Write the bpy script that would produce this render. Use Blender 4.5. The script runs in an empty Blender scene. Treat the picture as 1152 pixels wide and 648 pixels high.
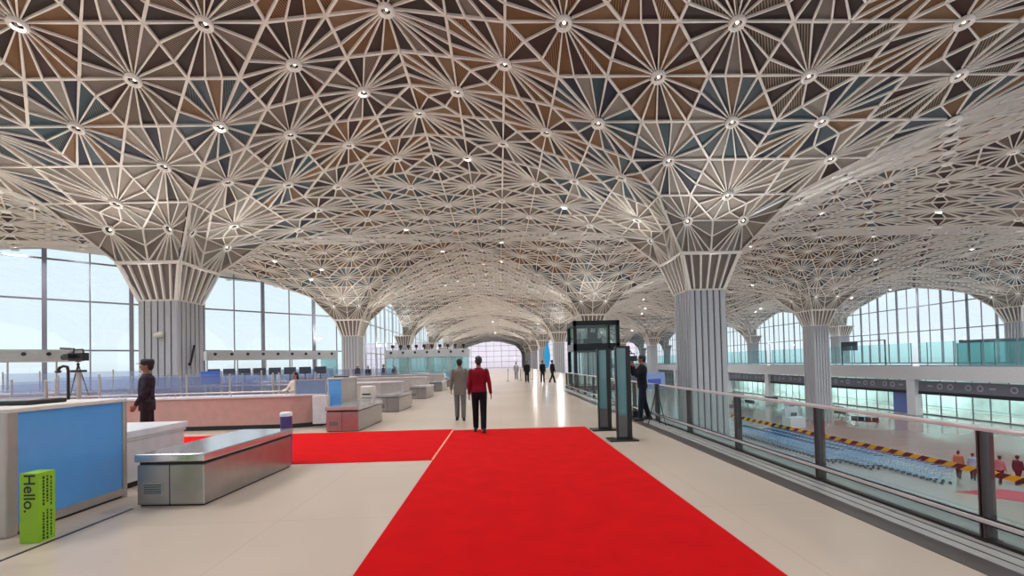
import bpy, bmesh, math, random
from mathutils import Vector, Matrix
from math import sin, cos, pi, radians, atan2, hypot
random.seed(7)
S = bpy.context.scene
COL = S.collection
V = Vector

# ---------------------------------------------------------------- materials
def lin(c):
    c = c / 255.0
    return c / 12.92 if c <= .04045 else ((c + .055) / 1.055) ** 2.4

def rgb(t):
    return (lin(t[0]), lin(t[1]), lin(t[2]), 1)

MATS = {}
def mat(name, c, rough=.6, metal=0., spec=.5, var=.06, scale=6., emit=None, bump=0.):
    if name in MATS:
        return MATS[name]
    m = bpy.data.materials.new(name); m.use_nodes = True
    nt = m.node_tree; b = nt.nodes['Principled BSDF']
    b.inputs['Roughness'].default_value = rough
    b.inputs['Metallic'].default_value = metal
    b.inputs['Specular IOR Level'].default_value = spec
    tc = nt.nodes.new('ShaderNodeTexCoord')
    n = nt.nodes.new('ShaderNodeTexNoise'); n.inputs['Scale'].default_value = scale
    n.inputs['Detail'].default_value = 3
    nt.links.new(tc.outputs['Object'], n.inputs['Vector'])
    r = nt.nodes.new('ShaderNodeValToRGB')
    base = rgb(c)
    r.color_ramp.elements[0].position = .3; r.color_ramp.elements[1].position = .7
    r.color_ramp.elements[0].color = tuple(max(0, x * (1 - var)) for x in base[:3]) + (1,)
    r.color_ramp.elements[1].color = tuple(min(1, x * (1 + var)) for x in base[:3]) + (1,)
    nt.links.new(n.outputs['Fac'], r.inputs['Fac'])
    nt.links.new(r.outputs['Color'], b.inputs['Base Color'])
    if bump:
        bp = nt.nodes.new('ShaderNodeBump'); bp.inputs['Strength'].default_value = bump
        nt.links.new(n.outputs['Fac'], bp.inputs['Height']); nt.links.new(bp.outputs['Normal'], b.inputs['Normal'])
    if emit:
        b.inputs['Emission Color'].default_value = rgb(emit[0]); b.inputs['Emission Strength'].default_value = emit[1]
    MATS[name] = m
    return m

def glass(name, tint, gloss=.08, rough=.02, tr=1.0):
    if name in MATS:
        return MATS[name]
    m = bpy.data.materials.new(name); m.use_nodes = True
    nt = m.node_tree; nt.nodes.clear()
    o = nt.nodes.new('ShaderNodeOutputMaterial'); mx = nt.nodes.new('ShaderNodeMixShader')
    t = nt.nodes.new('ShaderNodeBsdfTransparent'); t.inputs['Color'].default_value = tuple(x * tr for x in rgb(tint)[:3]) + (1,)
    g = nt.nodes.new('ShaderNodeBsdfGlossy'); g.inputs['Roughness'].default_value = rough
    g.inputs['Color'].default_value = (1, 1, 1, 1)
    mx.inputs['Fac'].default_value = gloss
    nt.links.new(t.outputs[0], mx.inputs[1]); nt.links.new(g.outputs[0], mx.inputs[2]); nt.links.new(mx.outputs[0], o.inputs['Surface'])
    MATS[name] = m
    return m

def frosted(name, tint, body, fac=.5):
    """partly see-through panel: transparent mixed with a diffuse tint"""
    if name in MATS:
        return MATS[name]
    m = bpy.data.materials.new(name); m.use_nodes = True
    nt = m.node_tree; nt.nodes.clear()
    o = nt.nodes.new('ShaderNodeOutputMaterial'); mx = nt.nodes.new('ShaderNodeMixShader'); mx2 = nt.nodes.new('ShaderNodeMixShader')
    t = nt.nodes.new('ShaderNodeBsdfTransparent'); t.inputs['Color'].default_value = rgb(tint)
    d = nt.nodes.new('ShaderNodeBsdfDiffuse'); d.inputs['Color'].default_value = rgb(body)
    g = nt.nodes.new('ShaderNodeBsdfGlossy'); g.inputs['Roughness'].default_value = .05
    mx.inputs['Fac'].default_value = fac; mx2.inputs['Fac'].default_value = .07
    nt.links.new(t.outputs[0], mx.inputs[1]); nt.links.new(d.outputs[0], mx.inputs[2])
    nt.links.new(mx.outputs[0], mx2.inputs[1]); nt.links.new(g.outputs[0], mx2.inputs[2]); nt.links.new(mx2.outputs[0], o.inputs['Surface'])
    MATS[name] = m
    return m

def stripes(name, c1, c2, scale, rot=0., rough=.6, axis='X'):
    m = mat(name, c1, rough)
    nt = m.node_tree; b = nt.nodes['Principled BSDF']
    w = nt.nodes.new('ShaderNodeTexWave'); w.wave_type = 'BANDS'; w.bands_direction = axis
    w.inputs['Scale'].default_value = scale; w.inputs['Distortion'].default_value = 0
    tc = nt.nodes.new('ShaderNodeTexCoord'); mp = nt.nodes.new('ShaderNodeMapping'); mp.inputs['Rotation'].default_value = (0, 0, rot)
    nt.links.new(tc.outputs['Object'], mp.inputs['Vector']); nt.links.new(mp.outputs[0], w.inputs['Vector'])
    r = nt.nodes.new('ShaderNodeValToRGB'); r.color_ramp.interpolation = 'CONSTANT'
    r.color_ramp.elements[0].color = rgb(c1); r.color_ramp.elements[1].color = rgb(c2); r.color_ramp.elements[1].position = .5
    nt.links.new(w.outputs['Fac'], r.inputs['Fac']); nt.links.new(r.outputs['Color'], b.inputs['Base Color'])
    return m

def stone_floor(name, c, joint, tx, ty, rough, var=.05):
    m = mat(name, c, rough, var=var, scale=.35)
    nt = m.node_tree; b = nt.nodes['Principled BSDF']
    ramp = [n for n in nt.nodes if n.type == 'VALTORGB'][0]
    br = nt.nodes.new('ShaderNodeTexBrick'); br.offset = 0; br.inputs['Scale'].default_value = 1
    br.inputs['Brick Width'].default_value = tx; br.inputs['Row Height'].default_value = ty; br.inputs['Mortar Size'].default_value = .006
    br.inputs['Mortar'].default_value = rgb(joint); br.inputs['Mortar Smooth'].default_value = .2
    tc = [n for n in nt.nodes if n.type == 'TEX_COORD'][0]
    nt.links.new(tc.outputs['Object'], br.inputs['Vector'])
    nt.links.new(ramp.outputs['Color'], br.inputs['Color1']); nt.links.new(ramp.outputs['Color'], br.inputs['Color2'])
    nt.links.new(br.outputs['Color'], b.inputs['Base Color'])
    return m

# ---------------------------------------------------------------- mesh builder
class MB:
    def __init__(self):
        self.v = []; self.f = []; self.mi = []; self.ms = []; self.cur = 0
    def use(self, m):
        if m not in self.ms:
            self.ms.append(m)
        self.cur = self.ms.index(m); return self
    def add(self, vs, fs):
        o = len(self.v); self.v += [tuple(p) for p in vs]
        self.f += [tuple(i + o for i in f) for f in fs]; self.mi += [self.cur] * len(fs); return self
    def box(self, x0, x1, y0, y1, z0, z1):
        return self.add([(x0, y0, z0), (x1, y0, z0), (x1, y1, z0), (x0, y1, z0), (x0, y0, z1), (x1, y0, z1), (x1, y1, z1), (x0, y1, z1)],
                        [(0, 3, 2, 1), (4, 5, 6, 7), (0, 1, 5, 4), (1, 2, 6, 5), (2, 3, 7, 6), (3, 0, 4, 7)])
    def bbox(self, x0, x1, y0, y1, z0, z1, b=.01):
        """box with chamfered edges all round"""
        b = min(b, (x1 - x0) * .45, (y1 - y0) * .45, (z1 - z0) * .45)
        bm = bmesh.new(); bmesh.ops.create_cube(bm, size=1)
        for v in bm.verts:
            v.co = V(((x0 + x1) / 2 + v.co.x * (x1 - x0), (y0 + y1) / 2 + v.co.y * (y1 - y0), (z0 + z1) / 2 + v.co.z * (z1 - z0)))
        bmesh.ops.bevel(bm, geom=list(bm.edges), offset=b, segments=2, affect='EDGES', profile=.5)
        bm.verts.index_update()
        self.add([v.co[:] for v in bm.verts], [[v.index for v in f.verts] for f in bm.faces]); bm.free(); return self
    def prism(self, pts, z0, z1):
        n = len(pts)
        return self.add([(x, y, z0) for x, y in pts] + [(x, y, z1) for x, y in pts],
                        [tuple(range(n))[::-1], tuple(range(n, 2 * n))] + [(i, (i + 1) % n, (i + 1) % n + n, i + n) for i in range(n)])
    def beam(self, p, q, w, h, n=V((0, 0, 1)), w0=None):
        """bar from p to q: width w across, extruded h along n"""
        p = V(p); q = V(q); d = (q - p)
        if d.length < 1e-6: return self
        s = d.cross(n)
        if s.length < 1e-6: s = d.cross(V((1, 0, 0)))
        s = s.normalized() * (w / 2); n = n.normalized() * h; u = s * (w0 / w if w0 else 1)
        return self.add([p - u, p + u, p + u + n, p - u + n, q - s, q + s, q + s + n, q - s + n],
                        [(0, 1, 2, 3), (7, 6, 5, 4), (0, 4, 5, 1), (1, 5, 6, 2), (2, 6, 7, 3), (3, 7, 4, 0)])
    def rod(self, p, q, r0, r1=None, n=10, caps=True):
        p = V(p); q = V(q); r1 = r0 if r1 is None else r1
        d = (q - p).normalized(); a = d.orthogonal().normalized(); b = d.cross(a)
        vs = []
        for c, r in ((p, r0), (q, r1)):
            vs += [c + (a * cos(2 * pi * i / n) + b * sin(2 * pi * i / n)) * r for i in range(n)]
        fs = [(i, (i + 1) % n, (i + 1) % n + n, i + n) for i in range(n)]
        if caps: fs += [tuple(range(n))[::-1], tuple(range(n, 2 * n))]
        return self.add(vs, fs)
    def path(self, pts, r, n=8):
        for p, q in zip(pts[:-1], pts[1:]): self.rod(p, q, r, n=n)
        for p in pts[1:-1]: self.ball(p, (r, r, r), n, 6)
        return self
    def ball(self, c, r, n=12, k=8):
        c = V(c); vs = []; fs = []
        for j in range(1, k):
            t = pi * j / k
            vs += [(c.x + r[0] * sin(t) * cos(2 * pi * i / n), c.y + r[1] * sin(t) * sin(2 * pi * i / n), c.z + r[2] * cos(t)) for i in range(n)]
        top = len(vs); vs.append((c.x, c.y, c.z + r[2])); vs.append((c.x, c.y, c.z - r[2]))
        for j in range(k - 2):
            for i in range(n):
                a = j * n + i; b = j * n + (i + 1) % n
                fs.append((a, a + n, b + n, b))
        fs += [(top, i, (i + 1) % n) for i in range(n)]
        o = (k - 2) * n
        fs += [(top + 1, o + (i + 1) % n, o + i) for i in range(n)]
        return self.add(vs, fs)
    def cap(self, p, q, r0, r1, n=10):
        self.rod(p, q, r0, r1, n); self.ball(p, (r0,) * 3, n, 6); return self.ball(q, (r1,) * 3, n, 6)
    def loft(self, secs, n=18, sq=2.0):
        """closed loft of superellipse sections (cx, cy, z, hx, hy)"""
        vs = []
        for cx, cy, z, hx, hy in secs:
            for i in range(n):
                t = 2 * pi * i / n; c = cos(t); s = sin(t)
                vs.append((cx + hx * math.copysign(abs(c) ** (2 / sq), c), cy + hy * math.copysign(abs(s) ** (2 / sq), s), z))
        fs = []
        for j in range(len(secs) - 1):
            fs += [(j * n + i, j * n + (i + 1) % n, (j + 1) * n + (i + 1) % n, (j + 1) * n + i) for i in range(n)]
        m = (len(secs) - 1) * n
        fs += [tuple(range(n))[::-1], tuple(range(m, m + n))]
        return self.add(vs, fs)
    def lathe(self, prof, c=(0, 0, 0), n=20, M=None):
        vs = []; fs = []
        for r, z in prof:
            for i in range(n):
                p = V((r * cos(2 * pi * i / n), r * sin(2 * pi * i / n), z))
                vs.append((M @ p if M else p) + V(c))
        for j in range(len(prof) - 1):
            fs += [(j * n + i, j * n + (i + 1) % n, (j + 1) * n + (i + 1) % n, (j + 1) * n + i) for i in range(n)]
        return self.add(vs, fs)
    def build(self, name, parent=None, m=None, loc=None, rotz=0., smooth=False):
        me = bpy.data.meshes.new(name); me.from_pydata(self.v, [], self.f)
        if m is not None: self.ms = [m]
        for x in self.ms: me.materials.append(x)
        if m is None and self.mi: me.polygons.foreach_set('material_index', self.mi)
        if smooth: me.polygons.foreach_set('use_smooth', [True] * len(me.polygons))
        me.update()
        o = bpy.data.objects.new(name, me); COL.objects.link(o)
        if parent: o.parent = parent
        if loc is not None: o.location = loc
        o.rotation_euler.z = rotz
        return o

def one(m, fn, name, parent=None, **k):
    b = MB().use(m); fn(b); return b.build(name, parent, **k)

def tag(o, label, cat, group=None, kind=None):
    if label: o['label'] = label
    if cat: o['category'] = cat
    if group: o['group'] = group
    if kind: o['kind'] = kind
    return o

def thing(name, label, cat, loc=(0, 0, 0), rotz=0., group=None):
    o = bpy.data.objects.new(name, None); COL.objects.link(o); o.location = loc; o.rotation_euler = (0, 0, rotz)
    return tag(o, label, cat, group)

def struct(o):
    o['kind'] = 'structure'; return o

def copy_tree(o, parent=None):
    c = o.copy(); COL.objects.link(c)
    if parent: c.parent = parent
    for ch in list(o.children): copy_tree(ch, c)
    return c

# common materials
WHITE = mat('white powder coat', (214, 206, 198), .5)
STEEL = mat('brushed steel', (170, 165, 162), .28, .85)
STEEL_TOP = mat('polished steel top', (205, 205, 208), .18, .8)
GREY = mat('grey laminate', (150, 150, 152), .4)
LIGHTGREY = mat('pale grey laminate', (196, 198, 202), .4)
DARK = mat('dark metal', (52, 44, 44), .35, .6)
BLACK = mat('black plastic', (18, 18, 20), .4)
RED = mat('red carpet pile', (196, 8, 14), .95, spec=.1, var=.07, scale=3., bump=.15)

# ---------------------------------------------------------------- camera
F, YAW, PIT, ROL, CY, HE = 495., .029, .0201, -.0243, 398.8, 1.62
cam = bpy.data.cameras.new('camera'); co = bpy.data.objects.new('camera', cam); COL.objects.link(co)
right = V((cos(YAW), -sin(YAW), 0)); fw0 = V((sin(YAW), cos(YAW), 0)); up0 = V((0, 0, 1))
fw = fw0 * cos(PIT) + up0 * sin(PIT); up = -fw0 * sin(PIT) + up0 * cos(PIT)
c_, s_ = cos(ROL), sin(ROL)
R_ = right * c_ + up * s_; U_ = -right * s_ + up * c_
co.matrix_world = Matrix(((R_.x, U_.x, -fw.x, 0), (R_.y, U_.y, -fw.y, 0), (R_.z, U_.z, -fw.z, HE), (0, 0, 0, 1)))
cam.sensor_width = 36; cam.lens = F / 1152 * 36; cam.shift_y = (CY - 324) / 1152
cam.clip_end = 1000; cam.clip_start = .05
S.camera = co

# ================================================================ PEOPLE
VOX = {}
def remesh(b, name, m, vox, parent, smooth=2):
    me = bpy.data.meshes.new(name); me.from_pydata(b.v, [], b.f); me.update()
    t = bpy.data.objects.new('tmp', me); COL.objects.link(t)
    r = t.modifiers.new('r', 'REMESH'); r.mode = 'VOXEL'; r.voxel_size = vox; r.use_smooth_shade = True
    if smooth:
        sm = t.modifiers.new('s', 'SMOOTH'); sm.factor = .5; sm.iterations = smooth
    dg = bpy.context.evaluated_depsgraph_get()
    out = bpy.data.meshes.new_from_object(t.evaluated_get(dg)); out.name = name
    bpy.data.objects.remove(t); bpy.data.meshes.remove(me)
    out.materials.clear(); out.materials.append(m)
    o = bpy.data.objects.new(name, out); COL.objects.link(o); o.parent = parent
    return o

SKIN = mat('warm brown skin', (146, 98, 74), .55)
HAIR = mat('black hair', (20, 17, 17), .5)
EYE = mat('eye white', (225, 222, 215), .3)
SHOE = mat('black leather', (22, 20, 20), .35)

def person(label, loc, rotz, H=1.75, top=(120, 20, 30), legs=(25, 24, 28), hem=.88, thigh=(6, -6), flex=(3, 10), arms=None, hair='short',
           vox=.012, long_sleeve=True, sleeve_w=1., group=None, belly=0., extra=None, shoe=SHOE, head_turn=0., headgear=None, skirt=False, lean=0., cvar=.1):
    k = H / 1.75
    root = thing('person', label, 'person', loc, rotz, group)
    key = '%d_%d_%d' % tuple(top)
    tm = mat('cloth top ' + key, top, .85, spec=.2, var=cvar, scale=9 if cvar < .3 else 14, bump=.1)
    lm = mat('cloth legs %d_%d_%d' % tuple(legs), legs, .85, spec=.2, var=.1, scale=9, bump=.1)
    J = {}
    for sd, tt, fx in ((-1, thigh[0], flex[0]), (1, thigh[1], flex[1])):
        hip = V((sd * .092, 0, .92)); t = radians(tt); f = radians(fx)
        kn = hip + V((sd * .008, sin(t), -cos(t))) * .43; an = kn + V((0, sin(t - f), -cos(t - f))) * .42
        J[sd] = [hip, kn, an]
    dz = .085 - min(J[-1][2].z, J[1][2].z)
    D = V((0, 0, dz))
    arms = arms or {-1: ((-.18, -.05, -1), (-.05, .15, -1)), 1: ((.18, .08, -1), (.05, .25, -1))}
    A = {}
    lm3 = Matrix.Rotation(-lean, 3, 'X')
    for sd in (-1, 1):
        sh = V((sd * .176, 0, 1.415)); u, w = V(arms[sd][0]).normalized(), V(arms[sd][1]).normalized()
        A[sd] = [sh, sh + u * .285, sh + u * .285 + w * .255, w]
    def fin(b):
        out = []
        for p in b.v:
            p = V(p)
            out.append(tuple((p + D) * k))
        b.v = out; return b
    def upper(b):
        if lean:
            pv = V((0, 0, .95))
            b.v = [tuple(lm3 @ (V(p) - pv) + pv) if p[2] > .9 else p for p in b.v]
        return b
    # body: one continuous surface
    b = MB().use(SKIN)
    b.loft([(0, 0, .82, .11, .085), (0, 0, .9, .155, .105), (0, 0, .97, .155, .108), (0, .01, 1.07, .137, .098 + belly), (0, .01, 1.2, .15, .105 + belly * .5), (0, 0, 1.33, .165, .108), (0, -.005, 1.41, .155, .095), (0, -.005, 1.46, .09, .07), (0, 0, 1.5, .056, .058), (0, .01, 1.57, .054, .058)])
    hm = MB().use(SKIN)
    hm.ball((0, .005, 1.66), (.074, .094, .1), 14, 10); hm.ball((0, .035, 1.6), (.056, .062, .062), 12, 8)
    hm.ball((0, .1, 1.632), (.013, .02, .02), 8, 6); hm.ball((0, .088, 1.592), (.022, .012, .008), 8, 6)
    for sd in (-1, 1): hm.ball((sd * .077, 0, 1.64), (.01, .02, .03), 8, 6)
    mt = Matrix.Rotation(head_turn, 3, 'Z')
    hm.v = [tuple(mt @ V(p)) for p in hm.v]
    b.add(hm.v, hm.f)
    for sd in (-1, 1):
        h, kn, an = J[sd]
        b.cap(h, kn, .078, .055); b.cap(kn, an, .055, .036); b.cap(an + V((0, -.02, -.045)), an + V((0, .13, -.055)), .034, .028)
        sh, el, wr, w = A[sd]
        b.cap(sh, el, .05, .04); b.cap(el, wr, .039, .027)
        side = w.cross(V((0, 1, 0)));  side = side.normalized() if side.length > .2 else V((1, 0, 0))
        fd = side.cross(w).normalized()
        pal = wr + w * .085
        for e in (-.028, -.009, .01, .028):
            b.cap(wr + fd * e * .5, pal + fd * e, .016, .013, 8)
        for e, L in ((-.03, .055), (-.01, .068), (.01, .072), (.03, .064)):
            m1 = pal + fd * e + w * L * .5 - side * sd * .006; b.cap(pal + fd * e, m1, .0105, .0095, 7); b.cap(m1, m1 + w * L * .42 - side * sd * .016, .0095, .008, 7)
        th = wr + w * .025 + fd * .026
        b.cap(th, th + w * .035 + fd * .026, .013, .011, 7); b.cap(th + w * .035 + fd * .026, th + w * .065 + fd * .03, .011, .009, 7)
    ob = remesh(fin(upper(b)), 'body', SKIN, vox * .75, root)
    # shirt or jacket
    b = MB().use(tm)
    e = .022
    secs = [(0, 0, hem, .165 + e, .112 + e + belly), (0, 0, (hem + 1.0) / 2, .163 + e, .112 + e + belly), (0, .01, 1.08, .15 + e, .105 + e + belly), (0, .01, 1.2, .158 + e, .11 + e + belly * .5), (0, 0, 1.33, .172 + e, .112 + e), (0, -.005, 1.42, .16 + e, .098 + e), (0, -.005, 1.465, .1 + e, .068 + e * .7), (0, 0, 1.5, .062, .062)]
    b.loft(secs)
    for sd in (-1, 1):
        sh, el, wr, w = A[sd]
        b.cap(sh, el, .064 * sleeve_w, .053 * sleeve_w)
        if long_sleeve: b.cap(el, wr + (el - wr) * .06, .053 * sleeve_w, .038 * sleeve_w)
        else: b.cap(el + (sh - el) * .1, el, .053, .05)
    remesh(fin(upper(b)), 'shirt' if hem > .8 else 'jacket', tm, vox, root)
    # trousers or long skirt
    b = MB().use(lm)
    if skirt:
        b.loft([(0, 0, .12 - dz, .24, .2), (0, 0, .5, .2, .16), (0, 0, .85, .17, .13), (0, 0, 1.02, .15, .11)])
    else:
        b.loft([(0, 0, .8, .12, .1), (0, 0, .88, .168, .118), (0, 0, .97, .165, .118), (0, 0, 1.03, .15, .108)])
        for sd in (-1, 1):
            h, kn, an = J[sd]
            b.cap(h, kn, .1, .078); b.cap(kn, an + (kn - an) * .06, .078, .066)
    remesh(fin(b), 'skirt' if skirt else 'trousers', lm, vox, root)
    # shoes
    for sd in (-1, 1):
        an = J[sd][2]; b = MB().use(shoe)
        x, y, z = an + V((sd * .012, 0, -.085))
        b.loft([(x, y + .045, z + .0, .046, .135), (x, y + .045, z + .03, .047, .138), (x, y + .03, z + .06, .042, .11), (x, y - .01, z + .1, .04, .06)], sq=2.4)
        remesh(fin(b), 'shoe', shoe, min(vox, .012), root)
    # hair
    b = MB().use(HAIR)
    if hair == 'short':
        b.ball((0, -.014, 1.684), (.09, .104, .096), 14, 10); b.ball((0, -.05, 1.64), (.076, .062, .085), 12, 8)
    elif hair == 'bun':
        b.ball((0, -.014, 1.68), (.084, .1, .094), 14, 10); b.ball((0, -.055, 1.62), (.07, .06, .09), 12, 8); b.ball((0, -.12, 1.66), (.05, .05, .05), 12, 8)
    elif hair == 'long':
        b.ball((0, -.014, 1.68), (.086, .1, .094), 14, 10); b.loft([(0, -.06, 1.36, .06, .035), (0, -.06, 1.5, .085, .05), (0, -.05, 1.66, .082, .06)])
    b.v = [tuple(mt @ V(p)) for p in b.v]
    remesh(fin(upper(b)), 'hair', HAIR, min(vox, .012), root, 1)
    # eyes
    for sd in (-1, 1):
        b = MB().use(EYE); b.ball((sd * .03, .084, 1.652), (.012, .008, .008), 8, 6); b.use(BLACK); b.ball((sd * .03, .0895, 1.652), (.0055, .004, .0055), 8, 6)
        b.v = [tuple(mt @ V(p)) for p in b.v]
        fin(upper(b)).build('eye', ob, smooth=True)
    if headgear:
        hmat = mat('cap cloth %d_%d_%d' % tuple(headgear[1]), headgear[1], .85)
        b = MB().use(hmat)
        if headgear[0] == 'cap':
            b.loft([(0, -.012, 1.685, .09, .107), (0, -.012, 1.73, .094, .11), (0, -.012, 1.775, .085, .1), (0, -.012, 1.785, .05, .06)], 20)
            b.loft([(0, .09, 1.69, .07, .075), (0, .09, 1.7, .07, .075)], 20)
        else:
            b.loft([(0, -.012, 1.68, .088, .105), (0, -.012, 1.72, .09, .106), (0, -.012, 1.78, .06, .075)], 20)
        b.v = [tuple(mt @ V(p)) for p in b.v]
        fin(upper(b)).build('cap', root, smooth=True)
    if extra: extra(root, lambda p: (V(p) + D) * k, J, A)
    return root

def belt(root, X, J, A):
    b = MB().use(BLACK); n = 24
    b.loft([(0, 0, .955, .186, .137), (0, 0, .99, .184, .135)], 24)
    b.v = [tuple(X(p)) for p in b.v]; b.build('belt', root, smooth=False)
def backpack(root, X, J, A):
    pm = mat('dark pack cloth', (34, 36, 40), .8)
    b = MB().use(pm); b.bbox(-.13, .13, -.26, -.12, 1.02, 1.4, .04); b.v = [tuple(X(p)) for p in b.v]; b.build('backpack', root)

# the two men walking away on the aisle
person('man in a dark red shirt and black trousers walking away along the red carpet', (-.5, 10.5, .012), 0, 1.77, (122, 14, 34), (20, 18, 24), .93, (9, -7), (4, 10),
       {-1: ((-.16, -.05, -1), (-.06, .12, -1)), 1: ((.24, -.12, -1), (.12, .2, -1))}, vox=.01)
person('man in a grey suit walking away, left of the man in red', (-1.17, 12.9, 0), 0, 1.76, (112, 106, 98), (104, 100, 96), .72, (4, -4), (2, 5),
       {-1: ((-.24, -.02, -1), (-.04, .1, -1)), 1: ((.2, .05, -1), (.0, .2, -1))}, vox=.01, sleeve_w=1.12)
# soldier behind the desk
person('soldier in dark camouflage uniform and cap standing behind the grey desk', (-7.2, 9.2, .01), radians(125), 1.83, (46, 40, 50), (40, 38, 44), .78, (4, -4), (3, 8),
       {-1: ((-.2, .1, -1), (.1, .55, -1)), 1: ((.2, -.15, -1), (.0, .3, -1))}, vox=.011, headgear=('cap', (44, 42, 48)), extra=belt, sleeve_w=1.1, cvar=.55)
# videographer at the railing
person('person in black filming with a raised video camera beside the railing', (3.83, 11.75, .005), radians(80), 1.74, (26, 27, 36), (28, 32, 46), .86, (8, -6), (4, 10),
       {-1: ((-.25, .6, -.7), (.1, .25, .95)), 1: ((.2, .7, -.6), (-.2, .25, .95))}, vox=.011, extra=None)
# woman behind the pinkish counter
person('woman with black hair in a pale top behind the long pinkish counter', (-6.02, 13.15, 0), radians(150), 1.5, (206, 192, 178), (70, 66, 70), .86, (0, 0), (2, 2),
       {-1: ((-.2, .5, -.9), (.2, .9, -.2)), 1: ((.2, .5, -.9), (-.2, .9, -.2))}, vox=.012, hair='long')
# group at the far end of the railing
person('person in black standing alone on the far floor, nearer the pale end wall', (2.24, 36.2, 0), radians(180), 1.75, (22, 22, 26), (20, 20, 24), .8, (2, -2), (2, 2), vox=.018)
person('person in black standing just left of the blue feather banner', (3.48, 35.6, 0), radians(200), 1.76, (24, 24, 30), (20, 20, 26), .84, (3, -3), (2, 4), vox=.018)
person('person in black striding beside the far end of the railing', (4.2, 35.0, 0), radians(-60), 1.82, (20, 20, 24), (18, 18, 22), .84, (22, -18), (6, 14), vox=.018)
person('distant person in pale grey clothes walking on the far floor', (1.65, 43.7, 0), radians(180), 1.72, (150, 150, 152), (128, 128, 132), .7, (12, -10), (4, 12), vox=.02)
# beyond the counters on the left
person('person in black with a pale cap beyond the counters, leftmost of four', (-12.3, 38.5, 0), radians(160), 1.78, (24, 26, 34), (24, 24, 30), .84, (2, -2), (2, 2), vox=.018, headgear=('round', (214, 224, 222)))
person('person in black beyond the counters, second of four from the left', (-11.3, 38.2, 0), radians(200), 1.66, (26, 24, 38), (22, 22, 28), .84, (2, -2), (2, 2), vox=.018)
person('person in black beyond the counters, third of four from the left', (-10.05, 38.4, 0), radians(120), 1.76, (22, 30, 32), (22, 24, 28), .84, (4, -4), (2, 4), vox=.018)
person('person in black beyond the counters, rightmost of four', (-9.15, 38.6, 0), radians(180), 1.62, (24, 22, 30), (22, 22, 26), .84, (2, -2), (2, 2), vox=.018)
# lower concourse
LZ = -6.0
person('person in an orange shirt behind the striped tape on the lower floor', (27.75, 26.1, LZ), radians(-60), 1.66, (190, 120, 96), (40, 40, 52), .86, (14, -12), (5, 14), vox=.018, hair='bun')
person('person in a pale blue shirt behind the striped tape on the lower floor', (28.1, 25.6, LZ), radians(-60), 1.58, (150, 170, 196), (34, 36, 50), .86, (8, -8), (4, 10), vox=.018)
person('person in a pink shirt walking behind the striped tape on the lower floor', (28.6, 24.6, LZ), radians(-75), 1.64, (196, 120, 128), (34, 30, 40), .86, (16, -14), (5, 16), vox=.018)
person('person in a dark purple top and headscarf by the lower red carpet', (29.3, 24.3, LZ), radians(-85), 1.68, (56, 44, 60), (34, 34, 44), .8, (16, -14), (5, 16), vox=.018, headgear=('round', (40, 36, 46)))

# ================================================================ CEILING VAULTS
SC = 1.75
XS = [-9.62 * SC, 6.13 * SC, 21.5 * SC, 35.9 * SC]           # column axes across the hall
Y0 = 13.23 * SC; BAY = 16 * SC
PM = [0, 1.05, 1.85, 2.9, 3.96, 4.97, 6, 7, 8]
ZM = [3.9, 3.89, 4.31, 4.77, 5.11, 5.44, 5.69, 5.80, 5.92]
CAPH, CAPZ, NECKH, NECKZ = .87, 3.05, .55, 2.02
def zw(z): return HE + SC * z

RIB = mat('ivory ceiling rib', (238, 232, 224), .5, var=.02)
PAL = {
    'maroon': mat('maroon ceiling panel', (60, 34, 29), .7), 'umber': mat('umber ceiling panel', (49, 36, 31), .7),
    'gold': mat('ochre ceiling panel', (112, 80, 47), .7), 'tan': mat('tan ceiling panel', (123, 95, 69), .7),
    'teal': mat('teal ceiling panel', (55, 77, 84), .7), 'navy': mat('navy ceiling panel', (40, 42, 58), .7),
    'slate': mat('slate ceiling panel', (77, 88, 95), .7), 'stone': mat('stone grey ceiling panel', (138, 132, 123), .7),
    'beige': mat('beige ceiling panel', (147, 136, 125), .7), 'mush': mat('mushroom ceiling panel', (114, 104, 97), .7),
    'slat': stripes('brown slatted ceiling panel', (138, 123, 106), (42, 33, 29), 4.2, .6, .7), 'slat2': stripes('teal slatted ceiling panel', (84, 95, 99), (34, 44, 51), 4.2, -.5, .7),
    'slat3': stripes('ochre slatted ceiling panel', (138, 99, 60), (64, 40, 27), 4.2, .2, .7),
}
SETS = {'brown': ['maroon', 'gold', 'umber', 'tan', 'maroon', 'slat3'], 'dark': ['umber', 'slat', 'maroon', 'mush', 'umber', 'slat'], 'gold': ['gold', 'maroon', 'tan', 'umber', 'gold', 'maroon'],
        'teal': ['teal', 'stone', 'navy', 'slate', 'tan', 'slat2'], 'cool': ['stone', 'navy', 'slate', 'stone', 'teal', 'beige'], 'pale': ['beige', 'mush', 'stone', 'beige', 'mush', 'beige'],
        'palenavy': ['stone', 'navy', 'beige', 'umber', 'stone', 'beige']}
def pick(m, h):
    if m >= 6: return ['brown', 'dark', 'dark', 'gold', 'teal', 'brown'][h % 6]
    if m == 5: return ['brown', 'dark', 'gold', 'teal', 'gold', 'dark'][h % 6]
    if m == 4: return ['cool', 'dark', 'teal', 'gold', 'cool', 'teal'][h % 6]
    if m == 3: return ['palenavy', 'cool', 'palenavy', 'teal'][h % 4]
    if m == 2: return ['pale', 'palenavy', 'pale'][h % 3]
    return 'pale'

def node(a, b, sx, sy):
    m = max(a, b)
    x = PM[m] if a == m else a; y = PM[m] if b == m else b
    return V((sx * x * SC, sy * y * SC, zw(ZM[m])))

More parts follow.
